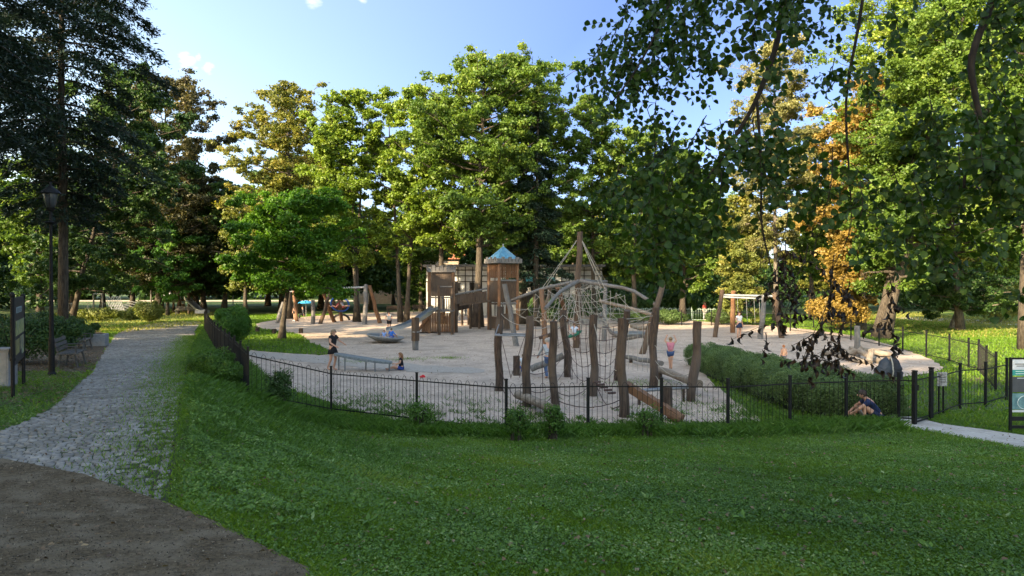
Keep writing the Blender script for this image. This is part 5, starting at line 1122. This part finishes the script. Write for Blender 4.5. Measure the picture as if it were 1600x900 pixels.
b.build('climbing_net', M['ropedark'], t)
b = MB(); rope(b, posts[1](2.5), posts[2](2.3), .05); rope(b, posts[2](2.2), posts[4](2.3), .03); rope(b, posts[4](2.3), posts[5](2.25), .04); rope(b, posts[5](2.4), posts[8](2.4), .03); rope(b, posts[5](2.3), posts[6](1.2), .12)
for i in range(3): rope(b, posts[8](1.5 - i * .5), posts[9](1.4 - i * .5), .14)
rope(b, posts[7](2.1), posts[8](2.2), .04)
for i in range(6): s = (i + .5) / 6; a_ = posts[7](2.1) * (1 - s) + posts[8](2.2) * s; rope(b, a_ - (0, 0, .12), (a_[0], a_[1], .5), 0, .009)
rope(b, posts[6](2.2), posts[7](1.9), .1); rope(b, posts[8](1.3), posts[8](1.3) + (1.6, 3, 0), .05)
b.build('guide_ropes', M['rope'], t)
b = MB(); c = W_(799, 523.5, 22.1); fx_ = [c + (-.5, -.35, .02), c + (.42, -.35, 0), c + (.5, .3, 0), c + (-.35, .35, .02)]
for i in range(4): b.tube([fx_[i], fx_[(i + 1) % 4]], .028, 7)
b.tube([fx_[0], posts[1](2.2)], .018, 5); b.tube([fx_[3], posts[1](2.2)], .018, 5); b.build('hanging_frame', M['greymetal'], t)
b = MB()
for q in fx_: rope(b, q, c + (.15 * rng.normal(), .1 * rng.normal(), -1.35), .0, .01)
rope(b, posts[1](.4), posts[2](.3), .18, .014); rope(b, posts[1](.75), posts[3](.5), .2, .012); rope(b, posts[3](.6), posts[5](.5), .1, .012); rope(b, posts[5](.55), posts[6](.45), .15, .014); rope(b, posts[3](.35), posts[6](.5), .12, .012)
b.build('low_ropes', M['ropedark'], t)
b = MB(); q_ = W_(938, 596, 20.6); 
for i in range(5): q = posts[5](.55) + (posts[6](.45) - posts[5](.55)) * (.12 + i * .13); b.tube([q + (-.11, -.05, -.04), q + (.1, .1, -.05)], .035, 6)
b.build('rungs', M['ropedark'], t)
for pt, pb, r_, lb in [((1045, 605), (1044, 640), .125, 'upright stump beside the notched beam'), ((807, 556), (807, 588), .13, 'upright stump left of the white shirted child')]:
    g = G(*pb); b = MB(); b.tube([g + (0, 0, -.1), np.array([g[0], g[1], TOP(pt[1], g[1])])], [r_ * 1.03, r_], 12, jit=.08); b.build('tree_stump', M['darklog'], label=lb, cat='stump', loc=g)
def beamthing(name, label, pa, pb, r, zs_, m='log'):
    a_ = G(*pa); c_ = G(*pb); a_[2] = zs_[0]; c_[2] = zs_[1]; tt = thing(name, label, 'balance beam', ((a_[0] + c_[0]) / 2, (a_[1] + c_[1]) / 2, 0)); b = MB(); s = np.linspace(0, 1, 6)[:, None]
    b.tube(a_ + (c_ - a_) * s + rng.normal(size=(6, 3)) * r * .1, r, 12, jit=.06); b.build('beam', M[m], tt)
    for u in (.12, .88):
        q = a_ + (c_ - a_) * u; b = MB(); b.cyl((q[0], q[1], -.1), (q[0], q[1], q[2] - r * .6), r * .8); b.build('support', M['darklog'], tt)
    return a_, c_
bb = beamthing('balance_beam', 'pale balance beam the girl in pink stands on', (1024, 591), (1092, 622), .12, (.36, .42))
beamthing('balance_beam', 'grey low balance beam left of the girl in pink', (980, 566), (1034, 580), .1, (.22, .3), 'woodgrey')
beamthing('balance_beam', 'thin low beam between stump and right crooked post', (988, 635), (1079, 628), .05, (.42, .42), 'greymetal')
# ------------------------------------------------------------------ right swing
Y = 44; t = thing('chain_swing', 'timber swing frame with pale steel crossbar at the far right', 'swing', (PX(1165, Y), Y, 0))
logp(t, (1129, 453), (1117, 527), Y, Y, .14, 'woodbrown'); logp(t, (1146, 455), (1145, 519), Y + 3, Y + 4, .17, 'woodred'); logp(t, (1194, 464), (1188, 534), Y - 1, Y - 1.5, .16, 'woodgrey'); logp(t, (1210, 457), (1222, 529), Y, Y - .5, .17, 'woodbrown')
b = MB(); b.tube([W_(1128, 461, Y), W_(1214, 463, Y)], .07, 8); b.tube([W_(1128, 464, Y + 2), W_(1196, 467, Y)], .05, 8); b.build('crossbar', M['lampgrey'], t)
b = MB()
for x in (1152, 1166, 1178, 1186): b.tube([W_(x, 462, Y), W_(x + 2, 505, Y)], .014, 4)
b.build('chain', M['greymetal'], t)
for x in (1159, 1183): b = MB(); b.box(W_(x, 505, Y), (.5, .2, .04)); b.build('swing_seat', M['dark'], t)
# pick-up logs
t = thing('log_pile', 'climbing heap of pale crossed logs on the right sand', 'climbing logs', G(1345, 558))
for pa, pb, r in [((1308, 554, 31.5), (1357, 567, 29.5), .13), ((1318, 556, 32), (1348, 544, 31.8), .15), ((1359, 566, 29.6), (1362, 548, 30), .13), ((1361, 548, 30.6), (1394, 556, 30.2), .15), ((1343, 548, 31.6), (1377, 566, 29.8), .12), ((1300, 548, 33), (1330, 552, 32.6), .15), ((1328, 545, 33), (1385, 551, 33), .13), ((1286, 552, 33), (1310, 553, 33), .12), ((1370, 556, 31), (1372, 564, 30.5), .13)]:
    a_, c_ = W_(*pa), W_(*pb); a_[2] = max(a_[2], r * .8); c_[2] = max(c_[2], r * .8); b = MB(); b.tube([a_, (a_ + c_) / 2 + rng.normal(size=3) * .02, c_], r, 10, jit=.08); b.build('log', M['log'], t)
g = G(1340, 561); b = MB(); b.tube([g + (0, 0, -.1), np.array([g[0], g[1], TOP(509, g[1])])], [.14, .12], 10, jit=.08); b.build('post', M['woodgrey'], t)
# small square sign on two posts by the gate
g = G(1470, 650); t = thing('rules_sign', 'small grey sheet sign on two thin posts beside the gate', 'sign', g)
for px_ in (1468, 1475): q = W_(px_, 650, g[1] + (.12 if px_ > 1470 else 0)); b = MB(); b.cyl((q[0], q[1], -.05), (q[0], q[1], 1.12), .022); b.build('post', M['black'], t)
b = MB(); b.box((g[0] + .03, g[1] - .03, .96), (.25, .015, .36)); f = b.build('panel', mat('faded_print', (.2, .2, .2), (.42, .42, .42), 22, .6), t)
for i in range(6): b = MB(); b.box((g[0] + .03, g[1] - .04, 1.09 - i * .045), (.19 - .03 * (i % 2), .004, .012)); b.build('text_line', M['board'], t)
# information board at the right edge
g = G(1580, 676); t = thing('information_board', 'tall black framed information board at the right edge', 'information board', g); w_ = 1.25; ht = (676 - 558) / 1100 * g[1]
for x in (0, w_): b = MB(); b.box((g[0] + x, g[1], ht / 2 - .05), (.05, .05, ht + .1)); b.build('post', M['black'], t)
b = MB(); b.box((g[0] + w_ / 2, g[1], ht - .02), (w_ - .054, .05, .04)); b.build('frame_bar', M['black'], t)
U = lambda py: (676 - py) / 1100 * g[1]
cols = [('panel', 560, 577, plain('white_print', (.62, .66, .72))), ('panel', 577, 586, plain('teal_print', (.03, .28, .26))), ('panel', 588, 612, plain('slate_print', (.07, .075, .085))), ('panel', 614, 639, mat('teal_photo', (.06, .14, .16), (.16, .30, .31), 6, .5)), ('panel', 640, 643.5, plain('white_strip', (.6, .6, .6))), ('slat', 650, 657, M['dark']), ('slat', 664, 669, M['dark'])]
for nm, a_, c_, m_ in cols: b = MB(); b.box((g[0] + w_ / 2, g[1] - .005, (U(a_) + U(c_)) / 2), (w_ - .054, .03, abs(U(a_) - U(c_)) - .004)); b.build(nm, m_, t)
lt = plain('pale_lettering', (.6, .68, .68))
for (u, py_, l_) in [(.08, 568, .5), (.12, 571, .36), (.10, 579.5, .6), (.10, 583, .42), (.14, 590, .7)]: b = MB(); b.box((g[0] + u + l_ / 2, g[1] - .024, U(py_)), (l_, .006, .016)); b.build('text_line', lt if py_ > 575 else M['board'], t)
b = MB(); b.tube([(g[0] + .35 + .2 * math.cos(a), g[1] - .024, U(628) + .16 * math.sin(a)) for a in np.linspace(0, 6.283, 24, endpoint=False)], .008, 4, closed=True); b.build('emblem', lt, t)
# pushchair with dark hood, seen from behind
g = G(1388, 607); t = thing('pushchair', 'black hooded pushchair with a pale stripe on the grass by the hedge', 'pushchair', g)
nyl = mat('black_nylon', (.008, .009, .012), (.022, .025, .034), 3, .65, .02, 7); nyl2 = mat('slate_nylon', (.025, .032, .042), (.055, .065, .08), 3, .55, .03, 7)
def lobe(cx, hw_, h_, m_, nm, z0=.2, sk=0):
    V = []; F = []; k = 14
    prof = [(s, np.interp(s, [0, .2, .45, .7, .88, 1], [.95, 1.05, .9, .68, .42, .04]) * (1 + .06 * math.sin(s * 26))) for s in np.linspace(0, 1, 15)]
    for (s, r_) in prof:
        for j in range(k):
            a = j / k * 6.2832; q = 1 + .07 * math.sin(a * 3 + s * 7) + .05 * rng.normal()
            V.append((g[0] + cx + sk * s + hw_ * r_ * math.cos(a) * q, g[1] + .3 * r_ * math.sin(a) * q, z0 + s * h_))
    for i in range(len(prof) - 1):
        for j in range(k): F.append((i * k + j, i * k + (j + 1) % k, (i + 1) * k + (j + 1) % k, (i + 1) * k + j))
    F.append(tuple(range(k))[::-1]); b = MB(); b.add(V, F); return b.build(nm, m_, t, smooth=True)
lobe(-.18, .29, .82, nyl2, 'hood', .22, .12); lobe(.17, .27, .86, nyl, 'seat_cover', .22, .03)
b = MB(); b.tube([(g[0] - .01, g[1] - .30, .3), (g[0] - .0, g[1] - .33, .6), (g[0] + .01, g[1] - .26, .85), (g[0] + .03, g[1] - .1, 1.08)], .022, 5); b.build('stripe', M['rope'], t)
b = MB(); b.tube([(g[0] - .3, g[1], 1.0), (g[0] - .3, g[1] - .05, 1.06), (g[0] + .3, g[1] - .05, 1.06), (g[0] + .3, g[1], 1.0)], .015, 6); b.build('handle', M['black'], t)
b = MB(); b.bar((g[0] - .1, g[1] - .2, .2), (g[0] + .38, g[1] - .2, .2), .03); b.bar((g[0] - .3, g[1] + .2, .2), (g[0] + .3, g[1] + .2, .2), .03); b.bar((g[0], g[1] - .2, .2), (g[0], g[1] + .2, .2), .03); b.build('chassis', M['lampgrey'], t)
for sx, sy in ((-.28, -.2), (.34, -.2), (-.28, .25), (.34, .25)):
    b = MB(); b.tube([(g[0] + sx, g[1] + sy + .1 * math.cos(a), .12 + .1 * math.sin(a)) for a in np.linspace(0, 6.283, 16, endpoint=False)], .022, 6, closed=True); b.cyl((g[0] + sx - .012, g[1] + sy, .12), (g[0] + sx + .012, g[1] + sy, .12), .085); b.build('wheel', M['black'], t, smooth=True)
# ------------------------------------------------------------------ people
skinm = mat('skin', (.46, .25, .17), (.52, .29, .2), 4, .6)
def skinmesh(name, V, E, Rr_, m, parent, lv=1):
    me = bpy.data.meshes.new(name); me.from_pydata([tuple(v) for v in V], E, []); o = link_mesh(name, me, m, parent)
    s = o.modifiers.new('skin', 'SKIN'); s.use_smooth_shade = True
    if not me.skin_vertices: return o
    for i, sv in enumerate(me.skin_vertices[0].data): sv.radius = (Rr_[i], Rr_[i]); sv.use_root = (i == 0)
    u = o.modifiers.new('subsurf', 'SUBSURF'); u.levels = lv; u.render_levels = lv
    return o
BASE = dict(pel=(0, 0, .53), spn=(0, 0, .62), chs=(0, 0, .735), nck=(0, .005, .83), hd0=(0, -.005, .872), hd1=(0, -.012, .935),
            shL=(.095, 0, .795), elL=(.125, .015, .635), wrL=(.135, -.03, .49), shR=(-.095, 0, .795), elR=(-.125, .015, .635), wrR=(-.135, -.03, .49),
            hipL=(.05, 0, .5), knL=(.055, -.012, .28), anL=(.055, .012, .045), toL=(.06, -.085, .016), hipR=(-.05, 0, .5), knR=(-.055, -.012, .28), anR=(-.055, .012, .045), toR=(-.06, -.085, .016))
UPPER = ['pel', 'spn', 'chs', 'nck', 'hd0', 'hd1', 'shL', 'elL', 'wrL', 'shR', 'elR', 'wrR', 'hipL', 'hipR']
def pose(dz=0, lean=0, **k):
    J = {a: np.array(v, float) for a, v in BASE.items()}
    c, s = math.cos(lean), math.sin(lean); pv = J['pel'].copy()
    for a in UPPER:
        if a not in ('pel', 'hipL', 'hipR'):
            q = J[a] - pv; J[a] = pv + np.array([q[0], q[1] * c - q[2] * s, q[2] * c + q[1] * s])
    for a in UPPER: J[a][2] += dz
    for a, v in k.items(): J[a] = np.array(v, float)
    return J
RAD = dict(pel=.07, spn=.062, chs=.074, nck=.03, hd0=.046, hd1=.05, sh=.036, el=.023, wr=.016, hip=.056, kn=.034, an=.022, to=.02)
def rad(a): return RAD.get(a) or RAD[a[:-1]]
def person(label, loc, rz, H, J, hair=(.08, .04, .02), hairlen=.1, top=None, tops='short', bottom=None, bots='shorts', shoe=None, width=1.0):
    t = thing('person', label, 'person', loc); t.rotation_euler = (0, 0, rz); ORG[t] = np.zeros(3)
    J = {a: v * H for a, v in J.items()}
    names = list(J); idx = {a: i for i, a in enumerate(names)}; names.sort(key=lambda a: a != 'pel'); idx = {a: i for i, a in enumerate(names)}
    V = [J[a] for a in names]; Rv = [rad(a) * H * width for a in names]
    E = [('pel', 'spn'), ('spn', 'chs'), ('chs', 'nck'), ('nck', 'hd0'), ('hd0', 'hd1')]
    for s in 'LR': E += [('chs', 'sh' + s), ('sh' + s, 'el' + s), ('el' + s, 'wr' + s), ('pel', 'hip' + s), ('hip' + s, 'kn' + s), ('kn' + s, 'an' + s), ('an' + s, 'to' + s)]
    E = [(idx[a], idx[b_]) for a, b_ in E]
    for s in 'LR':                                    # palm, four fingers and a thumb
        wr = J['wr' + s]; d = unit(wr - J['el' + s]); sd_ = unit(np.cross(d, [0, 1, .2])) * (1 if s == 'L' else -1); nn = np.cross(sd_, d)
        pi = len(V); V.append(wr + d * .035 * H); Rv.append(.017 * H); E.append((idx['wr' + s], pi))
        for k, ln in zip((-1.5, -.5, .5, 1.5), (.026, .031, .032, .024)):
            a0_ = len(V); V.append(V[pi] + d * .018 * H + sd_ * k * .0085 * H); Rv.append(.0055 * H); V.append(V[a0_] + d * ln * H * .9 + nn * .006 * H); Rv.append(.0045 * H); E += [(pi, a0_), (a0_, a0_ + 1)]
        a0_ = len(V); V.append(wr + d * .028 * H + sd_ * -.022 * H); Rv.append(.0065 * H); V.append(V[a0_] + d * .022 * H - sd_ * .006 * H); Rv.append(.005 * H); E += [(idx['wr' + s], a0_), (a0_, a0_ + 1)]
    skinmesh('body', V, E, Rv, skinm, t, 2)
    hd = (J['hd0'] + J['hd1']) / 2; f = unit(J['hd1'] - J['hd0'])
    # face: nose, eyes, mouth and ears
    b = MB(); fc = hd + np.array([0, -.05 * H, .0]); b.ell(fc + (0, -.006 * H, -.006 * H), (.007 * H, .012 * H, .012 * H), 6, 5); 
    for sx in (-1, 1): b.ell(hd + np.array([sx * .05 * H, .0, 0]), (.006 * H, .012 * H, .017 * H), 6, 5)
    b.build('nose_and_ears', skinm, t, smooth=True)
    b = MB()
    for sx in (-1, 1): b.ell(fc + (sx * .018 * H, .0, .008 * H), (.006 * H, .005 * H, .0045 * H), 6, 4)
    b.ell(fc + (0, .0, -.028 * H), (.013 * H, .006 * H, .003 * H), 6, 4); b.build('eyes_and_mouth', M['dark'], t)
    hm = mat('hair', tuple(x * .7 for x in hair), hair, 30, .6); b = MB(); k = 14
    V = []; F = []
    for i in range(8):
        ph = math.pi * (.0 + .68 * i / 7)
        for j in range(k):
            a = 2 * math.pi * j / k; fr = max(0, -math.sin(a)); pp = ph * (1 - .45 * fr ** .8); q = 1 + .05 * rng.normal()
            V.append(hd + np.array([.058 * math.sin(pp) * math.cos(a) * q, .062 * math.sin(pp) * math.sin(a) * q + .006, .064 * math.cos(pp) + .012]) * H)
    for i in range(7):
        for j in range(k): F.append((i * k + j, i * k + (j + 1) % k, (i + 1) * k + (j + 1) % k, (i + 1) * k + j))
    F.append(tuple(range(k))[::-1]); b.add(V, F)
    if hairlen > .12:
        bk = hd + np.array([0, .035, .0]) * H
        b.tube([bk + (0, 0, .03 * H), bk + (0, .012 * H, -.04 * H), bk + (0, .018 * H, -hairlen * .75 * H), bk + (0, .008 * H, -hairlen * H)], [.045 * H, .05 * H, .038 * H, .012 * H], 9, jit=.15)
    b.build('hair', hm, t, smooth=True)
    if top is not None:
        keys = ['chs', 'spn', 'pel', 'shL', 'shR']; Vt = [J[a] for a in keys]; Rt = [.088, .082, .082, .046, .046]; Et = [(0, 1), (1, 2), (0, 3), (0, 4)]
        Vt[2] = J['pel'] * .8 + J['spn'] * .2
        for s in 'LR':
            fr = {'short': .55, 'long': .95, 'none': .08}[tops]; i0 = keys.index('sh' + s)
            sh_, el_, wr_ = J['sh' + s], J['el' + s], J['wr' + s]
            if fr > .9: Vt += [el_, el_ + (wr_ - el_) * .85]; Rt += [.031, .024]; n0 = len(Vt) - 2; Et += [(i0, n0), (n0, n0 + 1)]
            else: Vt.append(sh_ + (el_ - sh_) * fr); Rt.append(.035); Et.append((i0, len(Vt) - 1))
        skinmesh('shirt' if bots != 'dress' else 'dress_top', Vt, Et, [r_ * H * width for r_ in Rt], mat('fabric', tuple(x * .75 for x in top), top, 25, .9), t, 2)
    if bottom is not None:
        bm_ = mat('cloth', tuple(x * .75 for x in bottom), bottom, 25, .9)
        if bots in ('skirt', 'dress'):
            b = MB(); p0_, p1_ = J['spn'] * .4 + J['pel'] * .6, J['pel'] + (0, 0, -.13 * H); kk = (J['knL'] + J['knR']) / 2; p1_ = J['pel'] + (kk - J['pel']) * .55
            b.tube([p0_, (p0_ + p1_) / 2, p1_], np.array([.075, .1, .125]) * H, 14, jit=.08); b.build('skirt', bm_, t, smooth=True)
        else:
            Vt = [J['pel'], J['hipL'], J['hipR']]; Rt = [.08, .068, .068]; Et = [(0, 1), (0, 2)]
            for s, i0 in (('L', 1), ('R', 2)):
                hp_, kn_, an_ = J['hip' + s], J['kn' + s], J['an' + s]
                if bots == 'shorts': Vt.append(hp_ + (kn_ - hp_) * .6); Rt.append(.055); Et.append((i0, len(Vt) - 1))
                else: Vt += [kn_, an_]; Rt += [.044, .034]; n0 = len(Vt) - 2; Et += [(i0, n0), (n0, n0 + 1)]
            skinmesh('shorts' if bots == 'shorts' else 'trousers', Vt, Et, [r_ * H * width for r_ in Rt], bm_, t, 2)
    if shoe is not None:
        sm_ = mat('shoe_cloth', shoe, shoe, 20, .7)
        for s in 'LR':
            b = MB(); a_, c_ = J['an' + s], J['to' + s]; b.tube([a_ + (a_ - c_) * .25 + (0, 0, -.02 * H), (a_ + c_) / 2 + (0, 0, .0), c_ + (c_ - a_) * .2], np.array([.026, .027, .018]) * H, 8); b.build('shoe', sm_, t, smooth=True)
    return t
stand = pose(); 
# woman in black at the slab, facing it, one arm forward
person('woman in a short black dress standing at the left end of the grey slab', G(519, 579), R(62), 1.68,
       pose(lean=.10, elL=(.14, -.12, .68), wrL=(.12, -.27, .62), elR=(-.14, -.06, .66), wrR=(-.10, -.2, .58), knL=(.06, -.05, .28), anR=(-.05, .1, .05), toR=(-.05, .0, .016)), hair=(.26, .19, .12), hairlen=.16, top=(.014, .014, .016), bottom=(.012, .012, .014), bots='dress')
person('long haired girl in black sitting on the sand right of the slab', G(627, 579), R(-80), 1.36,
       pose(dz=-.45, lean=.08, knL=(.10, -.22, .14), anL=(.12, -.38, .05), toL=(.13, -.44, .04), knR=(-.08, -.24, .08), anR=(-.06, -.4, .04), toR=(-.05, -.46, .07), wrL=(.06, -.2, .2), wrR=(-.1, -.18, .12), elL=(.13, -.05, .22), elR=(-.13, -.05, .22)), hair=(.24, .11, .05), hairlen=.22, top=(.014, .014, .02), bottom=(.02, .05, .22))
# girl in pink on the beam
gb = bb[0] + (bb[1] - bb[0]) * .32; gb[2] += .11
person('girl in a pink top and denim shorts standing on the balance beam with raised arms', (PX(1048, gb[1]), gb[1], gb[2]), R(165), 1.14,
       pose(elL=(.17, -.02, .86), wrL=(.12, -.04, .97), elR=(-.17, -.02, .86), wrR=(-.12, -.04, .97), knL=(.03, -.02, .28), anL=(.02, 0, .045), toL=(.02, -.09, .016), knR=(-.03, 0, .28), anR=(-.03, .03, .045), toR=(-.03, -.06, .016)), hair=(.3, .19, .1), top=(.55, .2, .27), tops='none', bottom=(.05, .09, .2), width=1.08)
# child on stump in white, with blue trousers; adult beside
g = G(818, 588); person('small child in a white shirt and blue trousers sitting by the stump', (g[0], g[1] + .4, .0), R(170), 1.12, pose(dz=-.27, knL=(.07, -.2, .27), anL=(.07, -.2, .04), toL=(.07, -.29, .02), knR=(-.07, -.2, .27), anR=(-.07, -.2, .04), toR=(-.07, -.29, .02)), hair=(.14, .08, .04), top=(.6, .64, .7), bottom=(.04, .12, .4), bots='trousers')
g = G(858, 592); person('grey haired adult in a pale striped shirt and jeans bending behind the posts', (g[0], g[1], 0), R(200), 1.62, pose(dz=-.06, lean=.28, knL=(.06, -.06, .25), knR=(-.06, -.04, .25), wrL=(.14, -.3, .48), wrR=(-.12, -.28, .48), elL=(.15, -.18, .58), elR=(-.15, -.18, .58)), hair=(.36, .33, .3), top=(.34, .38, .42), tops='long', bottom=(.08, .13, .25), bots='trousers')
# child on the green seat
person('child in white and blue sitting on the green dish seat', (pS[0] - .02, pS[1], pS[2] - .30), R(180), 1.2, pose(dz=-.22, knL=(.05, -.2, .3), anL=(.05, -.24, .07), toL=(.05, -.32, .03), knR=(-.05, -.2, .3), anR=(-.05, -.24, .07), toR=(-.05, -.32, .03), wrL=(.2, -.02, .6), elL=(.19, .02, .46), wrR=(-.2, -.02, .6), elR=(-.19, .02, .46)), hair=(.2, .12, .07), top=(.55, .6, .72), bottom=(.5, .3, .28))
# around the dish
sitc = pose(dz=-.42, knL=(.1, -.2, .2), anL=(.1, -.34, .06), toL=(.1, -.42, .05), knR=(-.1, -.2, .2), anR=(-.1, -.34, .06), toR=(-.1, -.42, .05), wrL=(.22, -.1, .22), wrR=(-.22, -.1, .22), elL=(.18, 0, .28), elR=(-.18, 0, .28))
pd = G(601, 536)
person('smaller child in pale blue sitting on the left of the spinning dish', (PX(599.5, pd[1]), pd[1] + .1, .2), R(10), .98, sitc, hair=(.25, .12, .08), top=(.25, .38, .7), bottom=(.3, .35, .5))
person('child in bright blue sitting on the right of the spinning dish', (PX(611, pd[1]), pd[1] + .1, .22), R(150), 1.12, sitc, hair=(.12, .07, .04), top=(.03, .16, .6), tops='long', bottom=(.04, .1, .35))
g = G(608, 519); person('person in a white top and black shorts standing behind the spinning dish', (g[0], g[1], 0), R(0), 1.5, pose(lean=.2, elL=(.15, -.06, .66), elR=(-.15, -.06, .66), wrL=(.1, -.2, .58), wrR=(-.1, -.2, .58)), hair=(.06, .04, .03), hairlen=.1, top=(.62, .6, .58), tops='none', bottom=(.02, .02, .022))
g = G(599, 508)
# nest swing riders
cz = W_(531, 475, ys - 1.5)
person('child with bare legs lying in the left of the blue nest basket', (cz[0] - .28, cz[1] + .05, cz[2] - .42), R(-70), 1.2, pose(dz=-.34, lean=-.5, knL=(.08, -.22, .22), anL=(.08, -.42, .2), toL=(.08, -.5, .26), knR=(-.08, -.22, .22), anR=(-.08, -.42, .2), toR=(-.08, -.5, .26)), hair=(.12, .06, .04), top=(.35, .05, .07), bottom=(.3, .05, .06))
person('child in a pale top riding in the right of the blue nest basket', (cz[0] + .25, cz[1] + .05, cz[2] - .42), R(70), 1.2, pose(dz=-.34, lean=-.4, knL=(.08, -.22, .24), anL=(.08, -.42, .2), toL=(.08, -.5, .26), knR=(-.08, -.22, .22), anR=(-.08, -.42, .2), toR=(-.08, -.5, .26)), hair=(.3, .17, .1), top=(.5, .5, .55), bottom=(.3, .05, .06))
person('person standing in the nest basket holding its ropes', (cz[0], cz[1] + .45, cz[2] - .1), R(180), 1.35, pose(elL=(.2, 0, .86), wrL=(.24, -.02, 1.0), elR=(-.2, 0, .86), wrR=(-.24, -.02, 1.0)), hair=(.05, .03, .02), hairlen=.2, top=(.5, .32, .24), tops='none', bottom=(.02, .02, .02))
g = G(461, 502); person('adult in black with white trainers standing behind the maple', (g[0], g[1], 0), R(-30), 1.72, pose(elL=(.14, -.04, .66), wrL=(.08, -.16, .6)), hair=(.05, .03, .02), hairlen=.14, top=(.012, .012, .014), bottom=(.012, .012, .014), shoe=(.7, .7, .7))
g = G(473, 500); person('seated adult in dark clothes beside the blue parasol', (g[0], g[1] + .3, .1), R(-60), 1.6, pose(dz=-.27, lean=.15, knL=(.07, -.24, .27), anL=(.07, -.24, .04), toL=(.07, -.33, .02), knR=(-.07, -.24, .27), anR=(-.07, -.24, .04), toR=(-.07, -.33, .02)), hair=(.1, .06, .04), top=(.03, .03, .035), tops='long', bottom=(.025, .025, .03), bots='trousers')
g = G(474, 500); t = thing('parasol', 'small blue parasol behind the maple trunk', 'parasol', (g[0], g[1] + .8, 0)); b = MB(); c = (g[0], g[1] + .8, TOP(474, g[1])); b.lathe(c, [(.72, 0), (.6, .1), (.3, .2), (.03, .25)], 14); b.build('canopy', plain('sky_blue_cloth', (.03, .3, .6)), t); b = MB(); b.cyl((c[0], c[1], 0), c, .02); b.build('pole', M['lampgrey'], t)
# right background
g = G(1155, 529); person('adult in a white top and navy skirt standing by the right swing', (g[0], g[1], 0), R(20), 1.7, pose(elR=(-.16, -.02, .67), wrR=(-.1, -.12, .62)), hair=(.09, .05, .03), hairlen=.14, top=(.66, .66, .66), bottom=(.02, .03, .07), bots='skirt')
g = G(1225, 577); person('red haired child seen behind the hedge', (g[0], g[1], 0), R(190), 1.0, stand, hair=(.42, .16, .06), hairlen=.1, top=(.5, .3, .2), tops='none', bottom=(.1, .1, .12))
g = G(1376, 663); person('dark haired adult in a navy shirt crouched on the ground against the hedge end', (g[0] + .1, g[1] + .25, 0), R(-104), 1.74, pose(dz=-.45, lean=.62, knL=(.10, -.22, .24), anL=(.1, -.2, .04), toL=(.1, -.3, .02), knR=(-.1, -.26, .2), anR=(-.1, -.3, .04), toR=(-.1, -.38, .02), elL=(.13, -.28, .2), wrL=(.05, -.36, .12), elR=(-.13, -.28, .2), wrR=(-.04, -.38, .12)), hair=(.045, .028, .02), top=(.018, .03, .085), tops='short', bottom=(.02, .03, .07))
g = G(1350, 662); person('toddler in a speckled outfit lying before the crouching adult', (g[0] + .18, g[1] + .2, .02), R(80), .85, pose(dz=-.44, lean=-.7, knL=(.08, -.2, .16), anL=(.1, -.34, .08), toL=(.1, -.42, .12), knR=(-.08, -.2, .16), anR=(-.1, -.34, .08), toR=(-.1, -.42, .12)), hair=(.2, .12, .07), top=(.3, .27, .26), tops='long', bottom=(.3, .22, .2), bots='trousers')
g = G(288, 490); person('person in a pale blue shirt beside the far metal slide', (g[0], g[1] - .3, .2), R(180), 1.5, pose(), hair=(.1, .06, .04), top=(.45, .58, .8), bottom=(.35, .2, .16))
b = MB(); g = G(1075, 492); 
t = thing('distant_person', 'distant person in red sitting far behind the clipped shrubs', 'person', (PX(1103, 64), 64, 0)); t.name = 'person.020'
bpy.data.objects.remove(t)
person('distant person in a red top by the pale railing', (PX(1101, 64), 64, 0), R(30), 1.7, stand, hair=(.08, .05, .03), top=(.5, .08, .07), bottom=(.5, .5, .5), bots='trousers')
